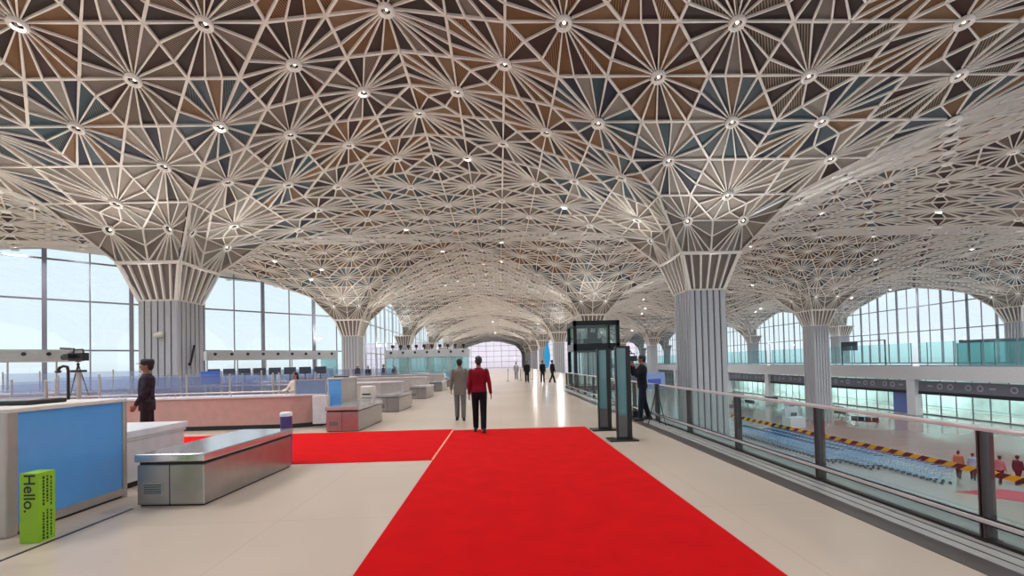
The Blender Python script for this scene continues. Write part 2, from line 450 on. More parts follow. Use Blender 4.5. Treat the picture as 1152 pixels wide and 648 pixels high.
def make_vault(quads):
    panels = MB(); ribs = MB().use(RIB); rings = {}
    done = set()
    DEP = .085
    cnt = {}
    def edge(p, q, w, n, w0=None):
        k = tuple(sorted([tuple(round(c, 2) for c in p), tuple(round(c, 2) for c in q)]))
        if k in done: return
        done.add(k); ribs.beam(p, q, w, DEP, n, w0)
    def fan(r, poly, divs, ref, closed, h, m, major):
        """ring at r, boundary polyline poly; divs pieces per side"""
        pts = []
        L = len(poly) if closed else len(poly) - 1
        for i in range(L):
            p, q = poly[i], poly[(i + 1) % len(poly)]
            for k in range(divs[i]): pts.append(p.lerp(q, k / divs[i]))
        if not closed: pts.append(poly[-1])
        ns = []; T = len(pts) if closed else len(pts) - 1
        pal = SETS[pick(m, h)]
        rk = (round(r.x, 1), round(r.y, 1)); c0 = cnt.get(rk, 0); cnt[rk] = c0 + 2
        for i in range(T):
            p, q = pts[i], pts[(i + 1) % len(pts)]
            n = (p - r).cross(q - r).normalized()
            if n.dot(ref) < 0: n = -n
            ns.append(n)
            panels.use(PAL[pal[(i + c0 + h) % len(pal)]])
            d = n * DEP * .92
            panels.add([r + d, p + d, q + d], [(0, 1, 2)])
            edge(p, q, .08, n)
        for i in range(len(pts)):
            n = ns[min(i, T - 1)]
            edge(r + (pts[i] - r).normalized() * .25, pts[i], .072 if i % 3 == 0 and major else .054, n, .032)
        return ns
    for sx, sy in quads:
        for a in range(8):
            for b in range(8):
                if a == 0 and b == 0: continue
                for tri in (((a, b), (a + 1, b), (a + 1, b + 1)), ((a, b), (a, b + 1), (a + 1, b + 1))):
                    rg = [t for t in tri if (t[0] + t[1]) % 3 == 2][0]
                    if rg == (1, 1): continue
                    o1, o2 = [t for t in tri if t != rg]
                    r = node(*rg, sx, sy); m = max(rg)
                    dom = V((sx, 0, 0)) if (a + .5 > b + .5 or (a == b and tri[1][0] == a + 1)) else V((0, sy, 0))
                    ref = V((0, 0, 1)) - dom * .8
                    h = (rg[0] * 7 + rg[1] * 13 + (3 if sx > 0 else 0) + (5 if sy > 0 else 0)) if min(rg) > 0 else (rg[0] * 7 + rg[1] * 13)
                    ns = fan(r, [node(*o1, sx, sy), node(*o2, sx, sy)], [3], ref, False, h, m, True)
                    rings.setdefault(tuple(round(c, 2) for c in r), []).extend(ns)
        for sw in (0, 1):
            def T(x, y, z): return V((sx * y * SC, sy * x * SC, zw(z))) if sw else V((sx * x * SC, sy * y * SC, zw(z)))
            def N(a, b): return node(b, a, sx, sy) if sw else node(a, b, sx, sy)
            r = T(.8, 1.14, 3.86)
            dom = V((sx, 0, 0)) if sw else V((0, sy, 0))
            poly = [T(0, CAPH, CAPZ), N(0, 1), N(1, 2), N(2, 2), T(CAPH, CAPH, CAPZ)]
            ns = fan(r, poly, [2, 3, 3, 4, 4], V((0, 0, .6)) - dom, True, 1 + sw, 1, False)
            rings[tuple(round(c, 2) for c in r)] = ns
    return panels, ribs, {k: sum(v, V()).normalized() for k, v in rings.items()}

Q4 = [(1, 1), (-1, 1), (-1, -1), (1, -1)]
KINDS = {'full': Q4, 'right': [(1, 1), (1, -1)], 'left': [(-1, 1), (-1, -1)], 'three': [(1, 1), (-1, -1), (1, -1)]}
PROTO = {}
VAULTS = []
def vault(kind, x, y, kx=(1, 1)):
    """one groin-vault bay centred on a column: ceiling panels with the rib lattice as a part"""
    key = (kind, kx)
    if key not in PROTO:
        p, r, rg = make_vault(KINDS[kind])
        def sc(v): return (v[0] * (kx[1] if v[0] > 0 else kx[0]), v[1], v[2])
        p.v = [sc(v) for v in p.v]; r.v = [sc(v) for v in r.v]
        rg = {sc(k): n for k, n in rg.items()}
        o = p.build('ceiling'); r.build('rib_lattice', o)
        PROTO[key] = (o, rg)
    else:
        o = copy_tree(PROTO[key][0])
    o.location = (x, y, 0); struct(o)
    VAULTS.append((o, x, y, PROTO[key][1]))

kA = (1, 1 - (16 - (6.13 + 9.62)) / 8)                    # fit bay widths between the column rows
k2 = (21.5 - 14.13) / 8; k3r = (28.7 - 21.5) / 8; k4 = (35.9 - 28.7) / 8
kl = (6.13 - 9.62 + 16 - 8 - 8 + 8 + .0) / 8
mid = (-9.62 + 6.13) / 2
kL = (mid + 9.62) / 8; kR = (6.13 - mid) / 8
for row in range(-1, 7):
    y = Y0 + BAY * row
    vault('full' if row < 1 else ('three' if row == 1 else 'right'), XS[0], y, (1, kL))
    vault('full', XS[1], y, (kR, 1))
    if row >= 0: vault('full', XS[2], y, (k2, k3r))
    if row >= 1: vault('left', XS[3], y, (k4, 1))
vault('full', XS[0] - 16 * SC, Y0, (1, 1)); vault('full', XS[0] - 16 * SC, Y0 - BAY, (1, 1))

# ---------------------------------------------------------------- columns
FLUTE = mat('silver grey column cladding', (172, 172, 176), .42, .15, var=.03)
FLUTED = mat('shadow gap', (96, 94, 100), .6)
CAPP = mat('taupe capital panel', (122, 110, 104), .7)
def make_column(zb, label):
    root = thing('column', label, 'column', (0, 0, 0), 0, None)
    h = NECKH * SC; zt = zw(NECKZ)
    b = MB().use(FLUTED); b.box(-h + .09, h - .09, -h + .09, h - .09, zb, zt)
    b.use(FLUTE); n = 6
    for k in range(4):
        M = Matrix.Rotation(k * pi / 2, 3, 'Z')
        for i in range(n):
            w = 2 * h / n; x0 = -h + i * w
            t = MB(); t.prism([(x0 + .05, -h + .1), (x0 + .03, -h + .02), (x0 + .08, -h), (x0 + w - .08, -h), (x0 + w - .03, -h + .02), (x0 + w - .05, -h + .1)], zb, zt)
            t.v = [tuple(M @ V(p)) for p in t.v]; b.add(t.v, t.f)
    b.build('shaft', root)
    t = MB().use(WHITE); e = h + .02
    t.box(-e, e, -e, e, zt - .03, zt + .05); t.build('neck_band', root)
    c = MB(); H2 = CAPH * SC; zc = zw(CAPZ)
    c.use(CAPP)
    i_ = .12
    c.loft([(0, 0, zt, 1, 1)], 4) if 0 else None
    c.add([(-h + i_, -h + i_, zt), (h - i_, -h + i_, zt), (h - i_, h - i_, zt), (-h + i_, h - i_, zt), (-H2 + i_, -H2 + i_, zc), (H2 - i_, -H2 + i_, zc), (H2 - i_, H2 - i_, zc), (-H2 + i_, H2 - i_, zc)],
          [(0, 1, 5, 4), (1, 2, 6, 5), (2, 3, 7, 6), (3, 0, 4, 7)])
    c.use(RIB); n = 6
    for k in range(4):
        M = Matrix.Rotation(k * pi / 2, 3, 'Z')
        for i in range(n + 1):
            u = -1 + 2 * i / n
            p = M @ V((u * h, -h, zt)); q = M @ V((u * H2, -H2, zc))
            c.beam(p, q, .085 if 0 < i < n else .07, .14, M @ V((0, 1, .3)))
        c.beam(M @ V((-H2, -H2, zc)), M @ V((H2, -H2, zc)), .12, .12, V((0, 0, -1)))
    c.build('capital', root)
    return root
ordn = ['nearest', 'second', 'third', 'fourth', 'fifth', 'sixth', 'seventh']
protoU = {}; COLS = []
for ci, side in enumerate(('left', 'right', 'outer', 'facade')):
    for row in range(7):
        if ci == 2 and row == 0 or ci == 3 and row == 0: continue
        zb = (0, LZ, LZ, .05)[ci]
        if ci == 0: lab = ['broad fluted column rising behind the counters, nearest one on the left', 'fluted column on the left where the slanting glass wall meets the long one'][row] if row < 2 else '%s fluted column in the row along the left glass wall' % ordn[row]
        elif ci == 1: lab = ['broad fluted column just beyond the glass railing, nearest on the right', 'fluted column standing behind the black glass elevator'][row] if row < 2 else '%s fluted column in the row through the elevator, far down the hall' % ordn[row]
        elif ci == 2: lab = 'fluted column rising from the lower floor in front of the shop signs' if row == 1 else '%s fluted column in the row in front of the shop signs' % ordn[row - 1]
        else: lab = ['', 'fluted column at the right glass wall, at the edge of the view', 'fluted column at the right glass wall behind the upper dark screen'][row] if row < 3 else '%s fluted column in the row along the right glass wall' % ordn[row - 1]
        if zb in protoU:
            c = copy_tree(protoU[zb]); c['label'] = lab
        else:
            c = protoU[zb] = make_column(zb, lab)
        c.location = (XS[ci], Y0 + BAY * row, 0)
        COLS.append((XS[ci], Y0 + BAY * row))
        c['group'] = 'fluted columns carrying the vaults'

# ---------------------------------------------------------------- ceiling lights (rings in the lattice)
LENS = mat('lamp bulb glow', (255, 250, 240), .3, emit=((255, 248, 235), 6.))
CUP = mat('dark reflector cup', (70, 62, 58), .25, .7)
RINGM = mat('pale lamp ring', (248, 244, 238), .4, var=.01)
def ring_prof(): return [(.235, .10), (.25, .02), (.235, -.03), (.18, -.05), (.145, -.03), (.14, .04), (.12, .13)]
rb = MB().use(RINGM); rb.lathe(ring_prof(), n=24); ring_me = rb.build('ceiling_light', smooth=True)
lb = MB().use(CUP); lb.lathe([(.13, .03), (.125, .1), (.09, .13), (.0, .135)], n=20); lb.use(LENS); lb.ball((.02, .02, .085), (.045, .045, .03), 12, 8); lamp_me = lb.build('lamp', ring_me, smooth=True)
allr = {}
for o, x, y, rg in VAULTS:
    for k, n in rg.items():
        p = V((k[0] + x, k[1] + y, k[2]))
        key = (round(p.x, 0), round(p.y, 0), round(p.z, 0))
        kk = [(key[0] + i, key[1] + j, key[2]) for i in (-1, 0, 1) for j in (-1, 0, 1)]
        if any(q in allr and (allr[q][0] - p).length < .5 for q in kk): 
            for q in kk:
                if q in allr and (allr[q][0] - p).length < .5: allr[q][1] += n
            continue
        allr[key] = [p, n.copy()]
def project(p):
    d = V(p) - V((0, 0, HE)); z = d.dot(fw)
    return (None if z < .5 else (576 + F * d.dot(R_) / z, CY - F * d.dot(U_) / z, z))
bpy.context.view_layer.update()
dg = bpy.context.evaluated_depsgraph_get()
seen = []; rest = []
eye = V((0, 0, HE))
for p, n in allr.values():
    n.normalize(); q = project(p); c = p - n * .02
    if q and -15 < q[0] < 1167 and -15 < q[1] < 660:
        d = (c - n * .03) - eye
        hit, loc, _, _, ho, _ = S.ray_cast(dg, eye, d.normalized(), distance=d.length - .35)
        blocked = hit and ho.name.split('.')[0] in ('ceiling', 'rib_lattice', 'shaft', 'capital')
        seen.append((blocked, q[2], q[0], p - n * .08, n))
    elif q is None and False: pass
    else: rest.append((c, n))
seen.sort(key=lambda t: (t[0], t[1]))
keep = [t for t in seen[:300] if not t[0]]
rest += [(t[3], t[4]) for t in seen if t not in keep]
rows = {}
for t in keep: rows.setdefault(round((t[3].y - Y0) / SC), []).append(t)
ords = ['first', 'second', 'third', 'fourth', 'fifth', 'sixth', 'seventh', 'eighth', 'ninth', 'tenth', 'eleventh', 'twelfth', 'thirteenth', 'fourteenth', 'fifteenth', 'sixteenth', 'seventeenth', 'eighteenth']
first = True; ri = 0
for ry in sorted(rows):
    lst = sorted(rows[ry], key=lambda t: t[2])
    ri += 1
    for i, t in enumerate(lst):
        if first: o = ring_me; first = False
        else: o = copy_tree(ring_me)
        o.matrix_world = Matrix.Translation(t[3]) @ V((0, 0, 1)).rotation_difference(t[4]).to_matrix().to_4x4()
        if ri <= 14 and i < 18:
            lab = 'round white ring light, %s from the left in the %s ceiling row from the viewer' % (ords[i], ords[ri - 1])
            g = 'ring lights in the near vaults'
        else:
            bay = int((ry + 8) // 16)
            zone = 'above the aisle' if abs(t[3].x + 3.2) < 14 else ('right of the aisle' if t[3].x > 0 else 'left of the aisle')
            lab = 'small ring light in the %s vault bay, %s' % (ords[min(bay, 6)], zone)
            g = 'ring lights, bay %s, %s' % (ords[min(bay, 6)], zone)
        tag(o, lab, 'ceiling light', g)
b = MB().use(RINGM)
for c, n in rest:
    if c.y < -3: continue
    M = V((0, 0, 1)).rotation_difference(n).to_matrix()
    b.use(RINGM); b.lathe([(.225, .1), (.235, .0), (.15, -.035), (.12, .13)], c, 10, M); b.use(CUP); b.lathe([(.125, .1), (0, .13)], c, 10, M)
tag(b.build('ceiling_lights'), 'tiny ring lights deep in the far vaults and along their hidden flanks', 'ceiling light', 'far ring lights', 'stuff')

# real light from a share of the rings
LD = bpy.data.lights.new('ring_lamp', 'SPOT'); LD.energy = 1500; LD.spot_size = radians(150); LD.spot_blend = 1.; LD.shadow_soft_size = .12; LD.color = (.97, .98, 1.)
n_l = 0
for i, (p, n) in enumerate(sorted(allr.values(), key=lambda t: (t[0].y, t[0].x))):
    if p.z < zw(5.0) or i % 6 != 0 or p.y > 150 or p.y < -5: continue
    lo = bpy.data.objects.new('ring_lamp', LD); COL.objects.link(lo); lo.location = p - n * .1
    n_l += 1
UL = bpy.data.lights.new('added_column_fill', 'SPOT'); UL.energy = 1250; UL.spot_size = radians(110); UL.spot_blend = 1.; UL.shadow_soft_size = .15; UL.color = (1., .985, .96)  # added fill spots at the column necks to brighten the vaults from below
UL2 = UL.copy(); UL2.energy = 460
for x, y in COLS:
    for k in range(4):
        a = k * pi / 2
        if y > 160: continue
        lo = bpy.data.objects.new('added_column_fill', UL if x < 15 else UL2); COL.objects.link(lo)
        d = V((cos(a), sin(a), 0)); lo.location = V((x, y, zw(NECKZ) + .1)) + d * (NECKH * SC + .35)
        lo.rotation_euler = (-(d * .95 + V((0, 0, .62)))).to_track_quat('Z', 'Y').to_euler()
print('LAMPS', n_l, 'rings', len(allr), 'kept', len(keep))

# ================================================================ SHELL
FLOOR = stone_floor('polished beige stone', (198, 181, 165), (186, 170, 155), 2.4, 2.4, .2)
FLOOR2 = stone_floor('polished grey stone', (158, 148, 142), (130, 122, 116), 1.8, 1.8, .12)
CONC = mat('white painted slab edge', (186, 184, 186), .6)
APRON = mat('pale concrete apron', (196, 198, 200), .9)
EX = 4.5                                                  # edge of the void
b = MB().use(FLOOR)
b.prism([(-70, -20), (EX, -20), (EX, 31), (9.4, 31), (9.4, 205), (-70, 205)], -.6, 0)
struct(b.build('floor'))
b = MB().use(FLOOR2); b.box(EX, 64.4, -20, 205, LZ - .4, LZ); struct(b.build('floor_lower'))
b = MB().use(CONC); b.box(49.5, 64.6, -6, 205, -1.45, .08); struct(b.build('floor_upper_right'))
b = MB().use(APRON); b.box(-400, 400, -300, 700, LZ - 1.2, LZ - .6); struct(b.build('ground'))
# floor trims
b = MB().use(mat('dark granite strip', (78, 66, 64), .35)); b.box(3.5, 3.75, -3, 26, 0, .004); struct(b.build('trim_1'))
b = MB().use(mat('black floor groove', (26, 24, 24), .5)); b.box(-4.42, -4.385, 1, 5.4, 0, .004); struct(b.build('trim_2'))
b = MB().use(mat('grey walkway band', (176, 172, 168), .25)); b.box(3.75, EX, -3, 30.9, 0, .003); struct(b.build('trim_3'))
b = MB().use(mat('thin dark floor line', (70, 62, 58), .4)); b.box(3.86, 3.875, -3, 30, .003, .006); b.box(4.0, 4.02, -3, 30, .003, .006); struct(b.build('trim_4'))

# glazed walls
MUL = mat('grey mullion', (128, 128, 140), .4, .3)
PANE = glass('clear facade glass', (250, 253, 254), .04)
def facade(name, P0, P1, z0, z1, step, phase, transoms, thick=.3, thin=.1, deep=.3, mm=None, pane=None):
    P0, P1 = V(P0), V(P1); L = (P1 - P0).length; d = (P1 - P0).normalized()
    ang = atan2(d.y, d.x)
    b = MB().use(mm or MUL)
    u = phase; k = 0
    while u < L:
        w = thick if k % 2 == 0 else thin; dp = deep if k % 2 == 0 else .1
        b.box(u - w / 2, u + w / 2, -dp / 2, dp / 2, z0, z1)
        u += step / 2; k += 1
    for z in transoms: b.box(0, L, -.08, .08, z - .07, z + .07)
    b.box(0, L, -.15, .15, z0, z0 + .18); b.box(0, L, -.15, .15, z1 - .25, z1)
    o = b.build(name, None, loc=(P0.x, P0.y, 0), rotz=ang); struct(o)
    g = MB().use(pane or PANE); g.box(0, L, -.012, .012, z0 + .1, z1 - .2); g.build('pane', o)
    return o
PC = (-18.9, 54.7)
P0 = V((-37, 37)); dd = (V(PC) - P0).normalized()
ua = (P0 - V((-64, P0.y - (P0.x + 64) * dd.y / dd.x))).length
PA = P0 - dd * 36
TL = [7.8, 11.15]
# thick mullions seen at x=50,150,297,353 px -> even steps along the wall
facade('window_1', PA, PC, 0, 12.3, 5.4, 3.52, [3.6] + TL)
facade('window_2', PC, (-18.9, 205), 0, 12.0, 5.4, 2.7, [3.6] + TL, .5, .16, .2, mat('pale mullion', (176, 180, 188), .4))
facade('window_3', (64.4, -6), (64.4, 205), .08, 12.0, 3.55, (54.98 + 6) % 3.55, [HE + 3.4, HE + 7.2], .26, .1, .16)
PINK = glass('pinkish hazed end glass', (255, 245, 250), .03)
o = facade('window_4', (-70, 205), (64.4, 205), LZ, 12.3, 7, 1, [2.5, 5, 7.5, 10], .16, .08, .1, mat('pale mullion', (196, 190, 198), .4), PINK)
# soffit closing the vaults against the slanting wall and over the right wall
b = MB().use(mat('white soffit', (205, 204, 200), .7))
xe = XS[0] - 8 * SC; ye = Y0 + 8 * SC
def fy_(x): return P0.y + (x - P0.x) * dd.y / dd.x
b.prism([(-37.2, ye - .05), (xe + .05, ye - .05), (xe + .05, fy_(xe) + .5)], 12.0, 12.2)
b.prism([(P0.x + (Y0 + BAY - P0.y) * dd.x / dd.y, Y0 + BAY), (XS[0], Y0 + BAY), (XS[0], 56.5), (-18.6, 56.5)], 12.0, 12.2)
b.box(XS[3] - .05, 65.2, 9, 205.5, 12.0, 12.3)
struct(b.build('ceiling_soffit'))
# shopfronts under the right-hand slab
TEAL = glass('green tinted shop glass', (238, 249, 247), .05)
b = MB().use(MUL)
y = 14.0
while y < 200:
    b.box(52.95, 53.05, y - .04, y + .04, LZ, -1.6); y += 1.79
b.box(52.93, 53.07, 12, 204, LZ, LZ + .12); b.box(52.93, 53.07, 12, 204, -3.2, -3.1); b.box(52.93, 53.07, 12, 204, -4.9, -4.86)
o = struct(b.build('window_5')); g = MB().use(TEAL); g.box(52.99, 53.01, 12, 204, LZ, -1.6); g.build('pane', o)
b = MB().use(mat('pale mint shop wall', (196, 218, 216), .7, var=.2, scale=.4)); b.box(59.9, 60.2, 8, 204, LZ, -1.45); struct(b.build('wall_right'))
PIL = mat('white pillar render', (196, 198, 202), .55)
for i, y in enumerate((23.2, 37.5, 51.9, 66.2, 80.6, 95, 109.3, 123.6, 138, 152.3)):
    b = MB().use(PIL); b.bbox(49.6, 50.5, y - .55, y + .55, LZ, -1.45, .03); b.use(GREY); b.box(49.58, 50.52, y - .57, y + .57, LZ, LZ + .25)
    b.build('shop_pillar')
    o = bpy.data.objects['shop_pillar' if i == 0 else 'shop_pillar.%03d' % i]
    tag(o, ['white pillar between shop signs just outside the view', 'white pillar at the right edge between shop signs', 'white pillar between the two nearest dark shop signs', 'white pillar right behind the outer fluted column'][i] if i < 4 else 'white pillar under the far slab, %s beyond the outer fluted column' % ords[i - 4], 'pillar', 'white pillars under the slab')
# sign boards
SIGN = mat('dark grey sign board', (104, 104, 116), .45); EMB = mat('pale sign emblem', (150, 152, 164), .5); SIGNB = mat('black sign edge', (22, 22, 30), .4)
def emblem(root, y, z, kind):
    M = Matrix.Rotation(-pi / 2, 3, 'Y')
    for k in range(3):
        b = MB().use(EMB); c = V((49.94, y + k * 1.15, z))
        if (kind + k) % 3 == 2:
            b.prism([(c.x - .01, c.y - .3), (c.x + .015, c.y - .3), (c.x + .015, c.y + .3), (c.x - .01, c.y + .3)], z - .1, z + .1)
        else:
            b.lathe([(.34, 0), (.34, .03), (.2, .03), (.2, 0)], c, 18, M)
        b.build('emblem', root)
for i, (ya, yb) in enumerate(((24, 36.8), (38.2, 51.2), (52.6, 65.5), (66.9, 79.9), (81.3, 94.3), (95.7, 108.6))):
    root = thing('shop_sign', '%s dark grey sign board with pale round marks under the slab' % ['right-hand edge', 'nearest fully visible', 'second fully visible', 'third visible', 'fourth visible', 'fifth visible'][i], 'sign', (0, 0, 0), 0, 'shop sign boards')
    b = MB().use(SIGN); b.bbox(49.95, 50.2, ya, yb, -2.85, -1.62, .03); bo = b.build('board', root)
    b = MB().use(SIGNB); b.box(49.9, 50.3, ya, yb, -3.2, -2.85); b.build('edge_strip', root)
    for q in range(3): emblem(bo, ya + .9 + q * (yb - ya) / 3.1, -2.2, q + i)
# upper right balustrade glass
GREENG = frosted('aqua glass screen', (232, 253, 252), (200, 246, 246), .02)
for i, (ya, yb) in enumerate(((20, 51), (52, 80), (81, 110), (111, 150), (151, 200))):
    root = thing('glass_balustrade', '%s run of tall aqua glass screen along the upper right deck edge' % ['nearest', 'second', 'third', 'fourth', 'farthest'][i], 'balustrade', (0, 0, 0), 0, 'aqua glass screens')
    b = MB().use(GREENG); b.box(50.0, 50.03, ya, yb, .08, 2.9); b.build('pane', root)
    b = MB().use(MUL); b.box(49.96, 50.07, ya, yb, .08, .22)
    y = ya
    while y < yb: b.box(49.97, 50.06, y, y + .05, .08, 2.9); y += 3.0
    b.build('channel', root)

# ================================================================ AISLE
o = one(RED, lambda b: b.box(-1.17, 2.08, -1, 10.9, 0, .012), 'carpet'); tag(o, 'long bright red carpet running up the aisle', 'carpet')
o = one(RED, lambda b: b.box(-9.0, -1.2, 7.58, 11.1, 0, .01), 'carpet'); tag(o, 'bright red carpet crossing to the left between two steel benches', 'carpet')
o = one(mat('pale carpet tape', (226, 150, 120), .6), lambda b: b.box(-1.2, -1.165, 7.58, 10.9, .012, .0135), 'seam_tape'); tag(o, 'pale thin tape along the seam of the two red carpets', 'tape')
o = one(mat('washed crimson carpet', (168, 40, 62), .9), lambda b: b.prism([(24.8, 23.6), (27.6, 23.7), (36, 13.2), (32.6, 12.6)], LZ, LZ + .012), 'carpet'); tag(o, 'crimson carpet on the lower floor behind the railing', 'carpet')

# steel inspection benches
def make_bench():
    root = thing('steel_bench', 'x', 'bench', (0, 0, 0), 0, 'steel benches along the left of the aisle')
    b = MB().use(STEEL); b.bbox(-.82, 0, 0, 2.02, .02, .5, .012); bd = b.build('body', root)
    b = MB().use(STEEL_TOP); b.bbox(-.84, .02, -.02, 2.04, .535, .63, .015); b.build('top', root)
    b = MB().use(DARK); b.box(-.8, -.02, .02, 2.0, .5, .535); b.box(-.8, -.02, .03, 1.99, 0, .02); b.box(-.425, -.415, -.002, .01, .02, .5); b.build('shadow_gap', root)
    b = MB().use(GREY); b.bbox(-.75, -.5, -.008, .004, .14, .28, .003); b.use(DARK)
    for i in range(5): b.box(-.73, -.52, -.0095, -.007, .16 + i * .024, .17 + i * .024)
    b.build('vent_plate', bd)
    return root
bl = ['nearest steel bench, beside the red crossing carpet', 'second steel bench, at the far edge of the red crossing carpet, its end tinted red', 'third steel bench from the viewer, behind the red-tinted one', 'fourth steel bench along the left of the aisle', 'fifth steel bench along the left of the aisle', 'sixth and farthest steel bench along the left of the aisle']
for i, y in enumerate((5.42, 11.22, 15.7, 21.5, 27.4, 33.2)):
    o = bn = make_bench() if i == 0 else copy_tree(bn)
    o.location = (-3.58, y, 0); o.rotation_euler.z = radians(-2.8 if i == 0 else -1.5); o['label'] = bl[i]

# blue booths
PINKC = mat('pinkish brown stone cladding', (178, 140, 132), .35); GREYC = mat('greige stone cladding', (170, 160, 156), .35)
BLUE = mat('sky blue glass panel', (92, 156, 220), .12, spec=.6, var=.02)
BLUED = mat('slate blue side panel', (112, 130, 160), .2)
FRAME = mat('satin aluminium frame', (176, 168, 162), .35, .5)
def booth(label, x, y0, y1, h, depth, side, sidem=None, frontm=None, pw=.14):
    root = thing('inspection_booth', label, 'booth', (x, y0, 0))
    L = y1 - y0
    b = MB().use(LIGHTGREY); b.box(-depth, -.05, .03, L - .03, .1, h - .03); b.build('body', root)
    b = MB().use(frontm or BLUE); b.box(-.05, -.02, .1, L - .06, .12, h - .03); b.build('front_panel', root)
    b = MB().use(sidem or BLUED); b.box(-depth + .03, -pw, .0, .03, .1, h - .04); b.build('side_panel', root)
    b = MB().use(FRAME); b.bbox(-pw, 0, -.02, .1, 0, h, .02); b.build('corner_post', root)
    b = MB().use(FRAME); b.bbox(-.06, 0, L - .06, L, 0, h, .01); b.build('edge_post', root)
    b = MB().use(WHITE); b.bbox(-depth, .005, -.02, L, h - .03, h + .015, .01); b.build('top_cap', root)
    b = MB().use(FRAME); b.box(-.05, -.005, .1, L - .06, .03, .12); b.use(BLACK); b.box(-depth + .02, -.03, .02, L - .02, 0, .1); b.build('base_trim', root)
    return root
booth('blue panelled booth beside the green box, nearest on the left', -4.92, 4.55, 5.96, 1.27, 2.2, 1, None, None, .09)
booth('blue panelled booth behind the red-tinted steel bench', -4.455, 12.6, 13.9, 1.32, .42, 1, BLUE, GREYC, .03)
o = thing('screen', 'flat black screen lying on top of the nearest blue booth', 'screen', (-5.75, 5.25, 1.285))
b = MB().use(BLACK); b.bbox(-.55, .5, -.2, .25, .0, .05, .012); b.build('housing', o)
b = MB().use(mat('dark screen glass', (30, 30, 40), .1)); b.box(-.51, .46, -.17, .22, .0505, .053); b.build('display', o)
# green box with lettering
GREEN = mat('lime green card', (136, 182, 28), .6); GREEN2 = mat('lime green card side', (150, 206, 40), .6)
INK = mat('black print', (26, 34, 14), .6)
o = thing('box', 'lime green standing box lettered in black, in front of the blue booth', 'box', (-4.565, 4.4, 0), radians(-2))
b = MB().use(GREEN); b.bbox(-.09, .09, 0, .16, 0, .67, .003); b.build('carton', o)
def text(s, size, parent, loc, rot, m, name='lettering', ext=.0006):
    c = bpy.data.curves.new(name, 'FONT'); c.body = s; c.size = size; c.extrude = ext
    q = bpy.data.objects.new('tmp', c); COL.objects.link(q); c.offset = .002
    me = bpy.data.meshes.new_from_object(q.evaluated_get(bpy.context.evaluated_depsgraph_get())); me.name = name
    bpy.data.objects.remove(q); me.materials.clear(); me.materials.append(m)
    t = bpy.data.objects.new(name, me); COL.objects.link(t)
    t.parent = parent; t.location = loc; t.rotation_euler = rot
    return t
t = text('Hello.', .155, o, (-.045, -.0012, .665), (pi / 2, pi / 2, 0), INK)
for i, (y, s_, z) in enumerate(((.05, .03, .65), (.085, .03, .65), (.12, .022, .64), (.05, .03, .3), (.085, .026, .32), (.12, .022, .31))):
    b = MB().use(INK)
    zz = z - .02; rr = random.Random(i)
    while zz > z - .28:
        L = rr.uniform(.012, .03)
        b.box(.0902, .0908, y - s_ * .3, y + s_ * .3, zz - L, zz); zz -= L + rr.uniform(.006, .012)
    b.build('fine_print', o)
# desk behind the booth
o = thing('check_desk', 'pale grey desk between the blue booth and the soldier', 'desk', (-5.2, 6.2, 0))
b = MB().use(LIGHTGREY); b.bbox(-1.15, 0, .05, 1.2, .08, .66, .01); b.build('body', o)
b = MB().use(mat('white desk slab', (212, 212, 216), .35)); b.bbox(-1.2, .03, 0, 1.25, .7, .8, .012); b.build('worktop', o)
b = MB().use(LIGHTGREY); b.bbox(-1.17, .015, .02, 1.22, .66, .7, .004); b.build('edge_band', o)
b = MB().use(DARK); b.box(-1.12, -.03, .08, 1.17, 0, .08); b.bbox(-1.1, -.62, .03, .06, .12, .6, .006); b.build('plinth', o)
# left-edge white stand
o = one(WHITE, lambda b: (b.bbox(-.15, .0, 0, .05, .02, .78, .01), b.bbox(-.2, .03, -.1, .15, 0, .03, .008)), 'sign_stand', loc=(-4.53, 3.86, 0)); tag(o, 'white upright stand cut off by the left edge of the view', 'stand')
# purple bin
o = thing('waste_bin', 'purple cylinder bin with a white lid behind the nearest bench', 'bin', (-3.68, 7.68, .01))
b = MB().use(mat('purple plastic', (76, 58, 120), .4)); b.lathe([(0, 0), (.085, 0), (.095, .8), (0, .8)], n=24); b.build('drum', o, smooth=False)
b = MB().use(mat('white plastic', (222, 222, 230), .4)); b.lathe([(.1, .8), (.1, .85), (.08, .87), (0, .872)], n=24); b.build('lid', o)

# long counters
CTOP = mat('pale counter top', (206, 196, 198), .3)
def counter(label, x0, x1, y, h, m, hook=True, d=.8):
    root = thing('long_counter', label, 'counter', (0, y, 0), 0, None)
    pts = [(x0, 0), (x1, 0), (x1 + .75, .45), (x1 + .75, d), (x0, d)] if hook else [(x0, 0), (x1, 0), (x1, d), (x0, d)]
    def off(e): return [(a + (e if a > x0 else -e), c + (-e if c < d / 2 else e)) for a, c in pts]
    b = MB().use(m); b.prism(pts, .12, h - .04); b.build('cladding', root)
    b = MB().use(BLACK); b.prism(off(-.05), 0, .12); b.build('skirting', root)
    b = MB().use(CTOP); b.prism(off(.03), h - .04, h); b.build('worktop', root)
    b = MB().use(FRAME)
    b.rod((x0 + .1, .2, h + .1), (x1 - .2, .2, h + .1), .02); n = int((x1 - x0) / 1.5)
    for i in range(n + 1): u = x0 + .1 + i * (x1 - x0 - .3) / n; b.rod((u, .2, h - .01), (u, .2, h + .1), .015)
    b.build('hand_rail', root)
    return root
counter('long pinkish brown counter with black skirting crossing behind the nearest bench', -15, -5.7, 12.15, .9, PINKC)
counter('second long counter back, greige, behind the blue booth', -15, -4.9, 18.2, .98, GREYC)
counter('third long counter back, greige, level with the fourth bench', -15, -4.8, 24.4, 1.0, GREYC)
counter('fourth and farthest long counter, in front of the glass check-in hall', -14, -4.7, 31.0, 1.0, GREYC)
counter('long low counter at the far left behind the turnstile glass', -24, -15.4, 16.5, .95, PINKC, False)

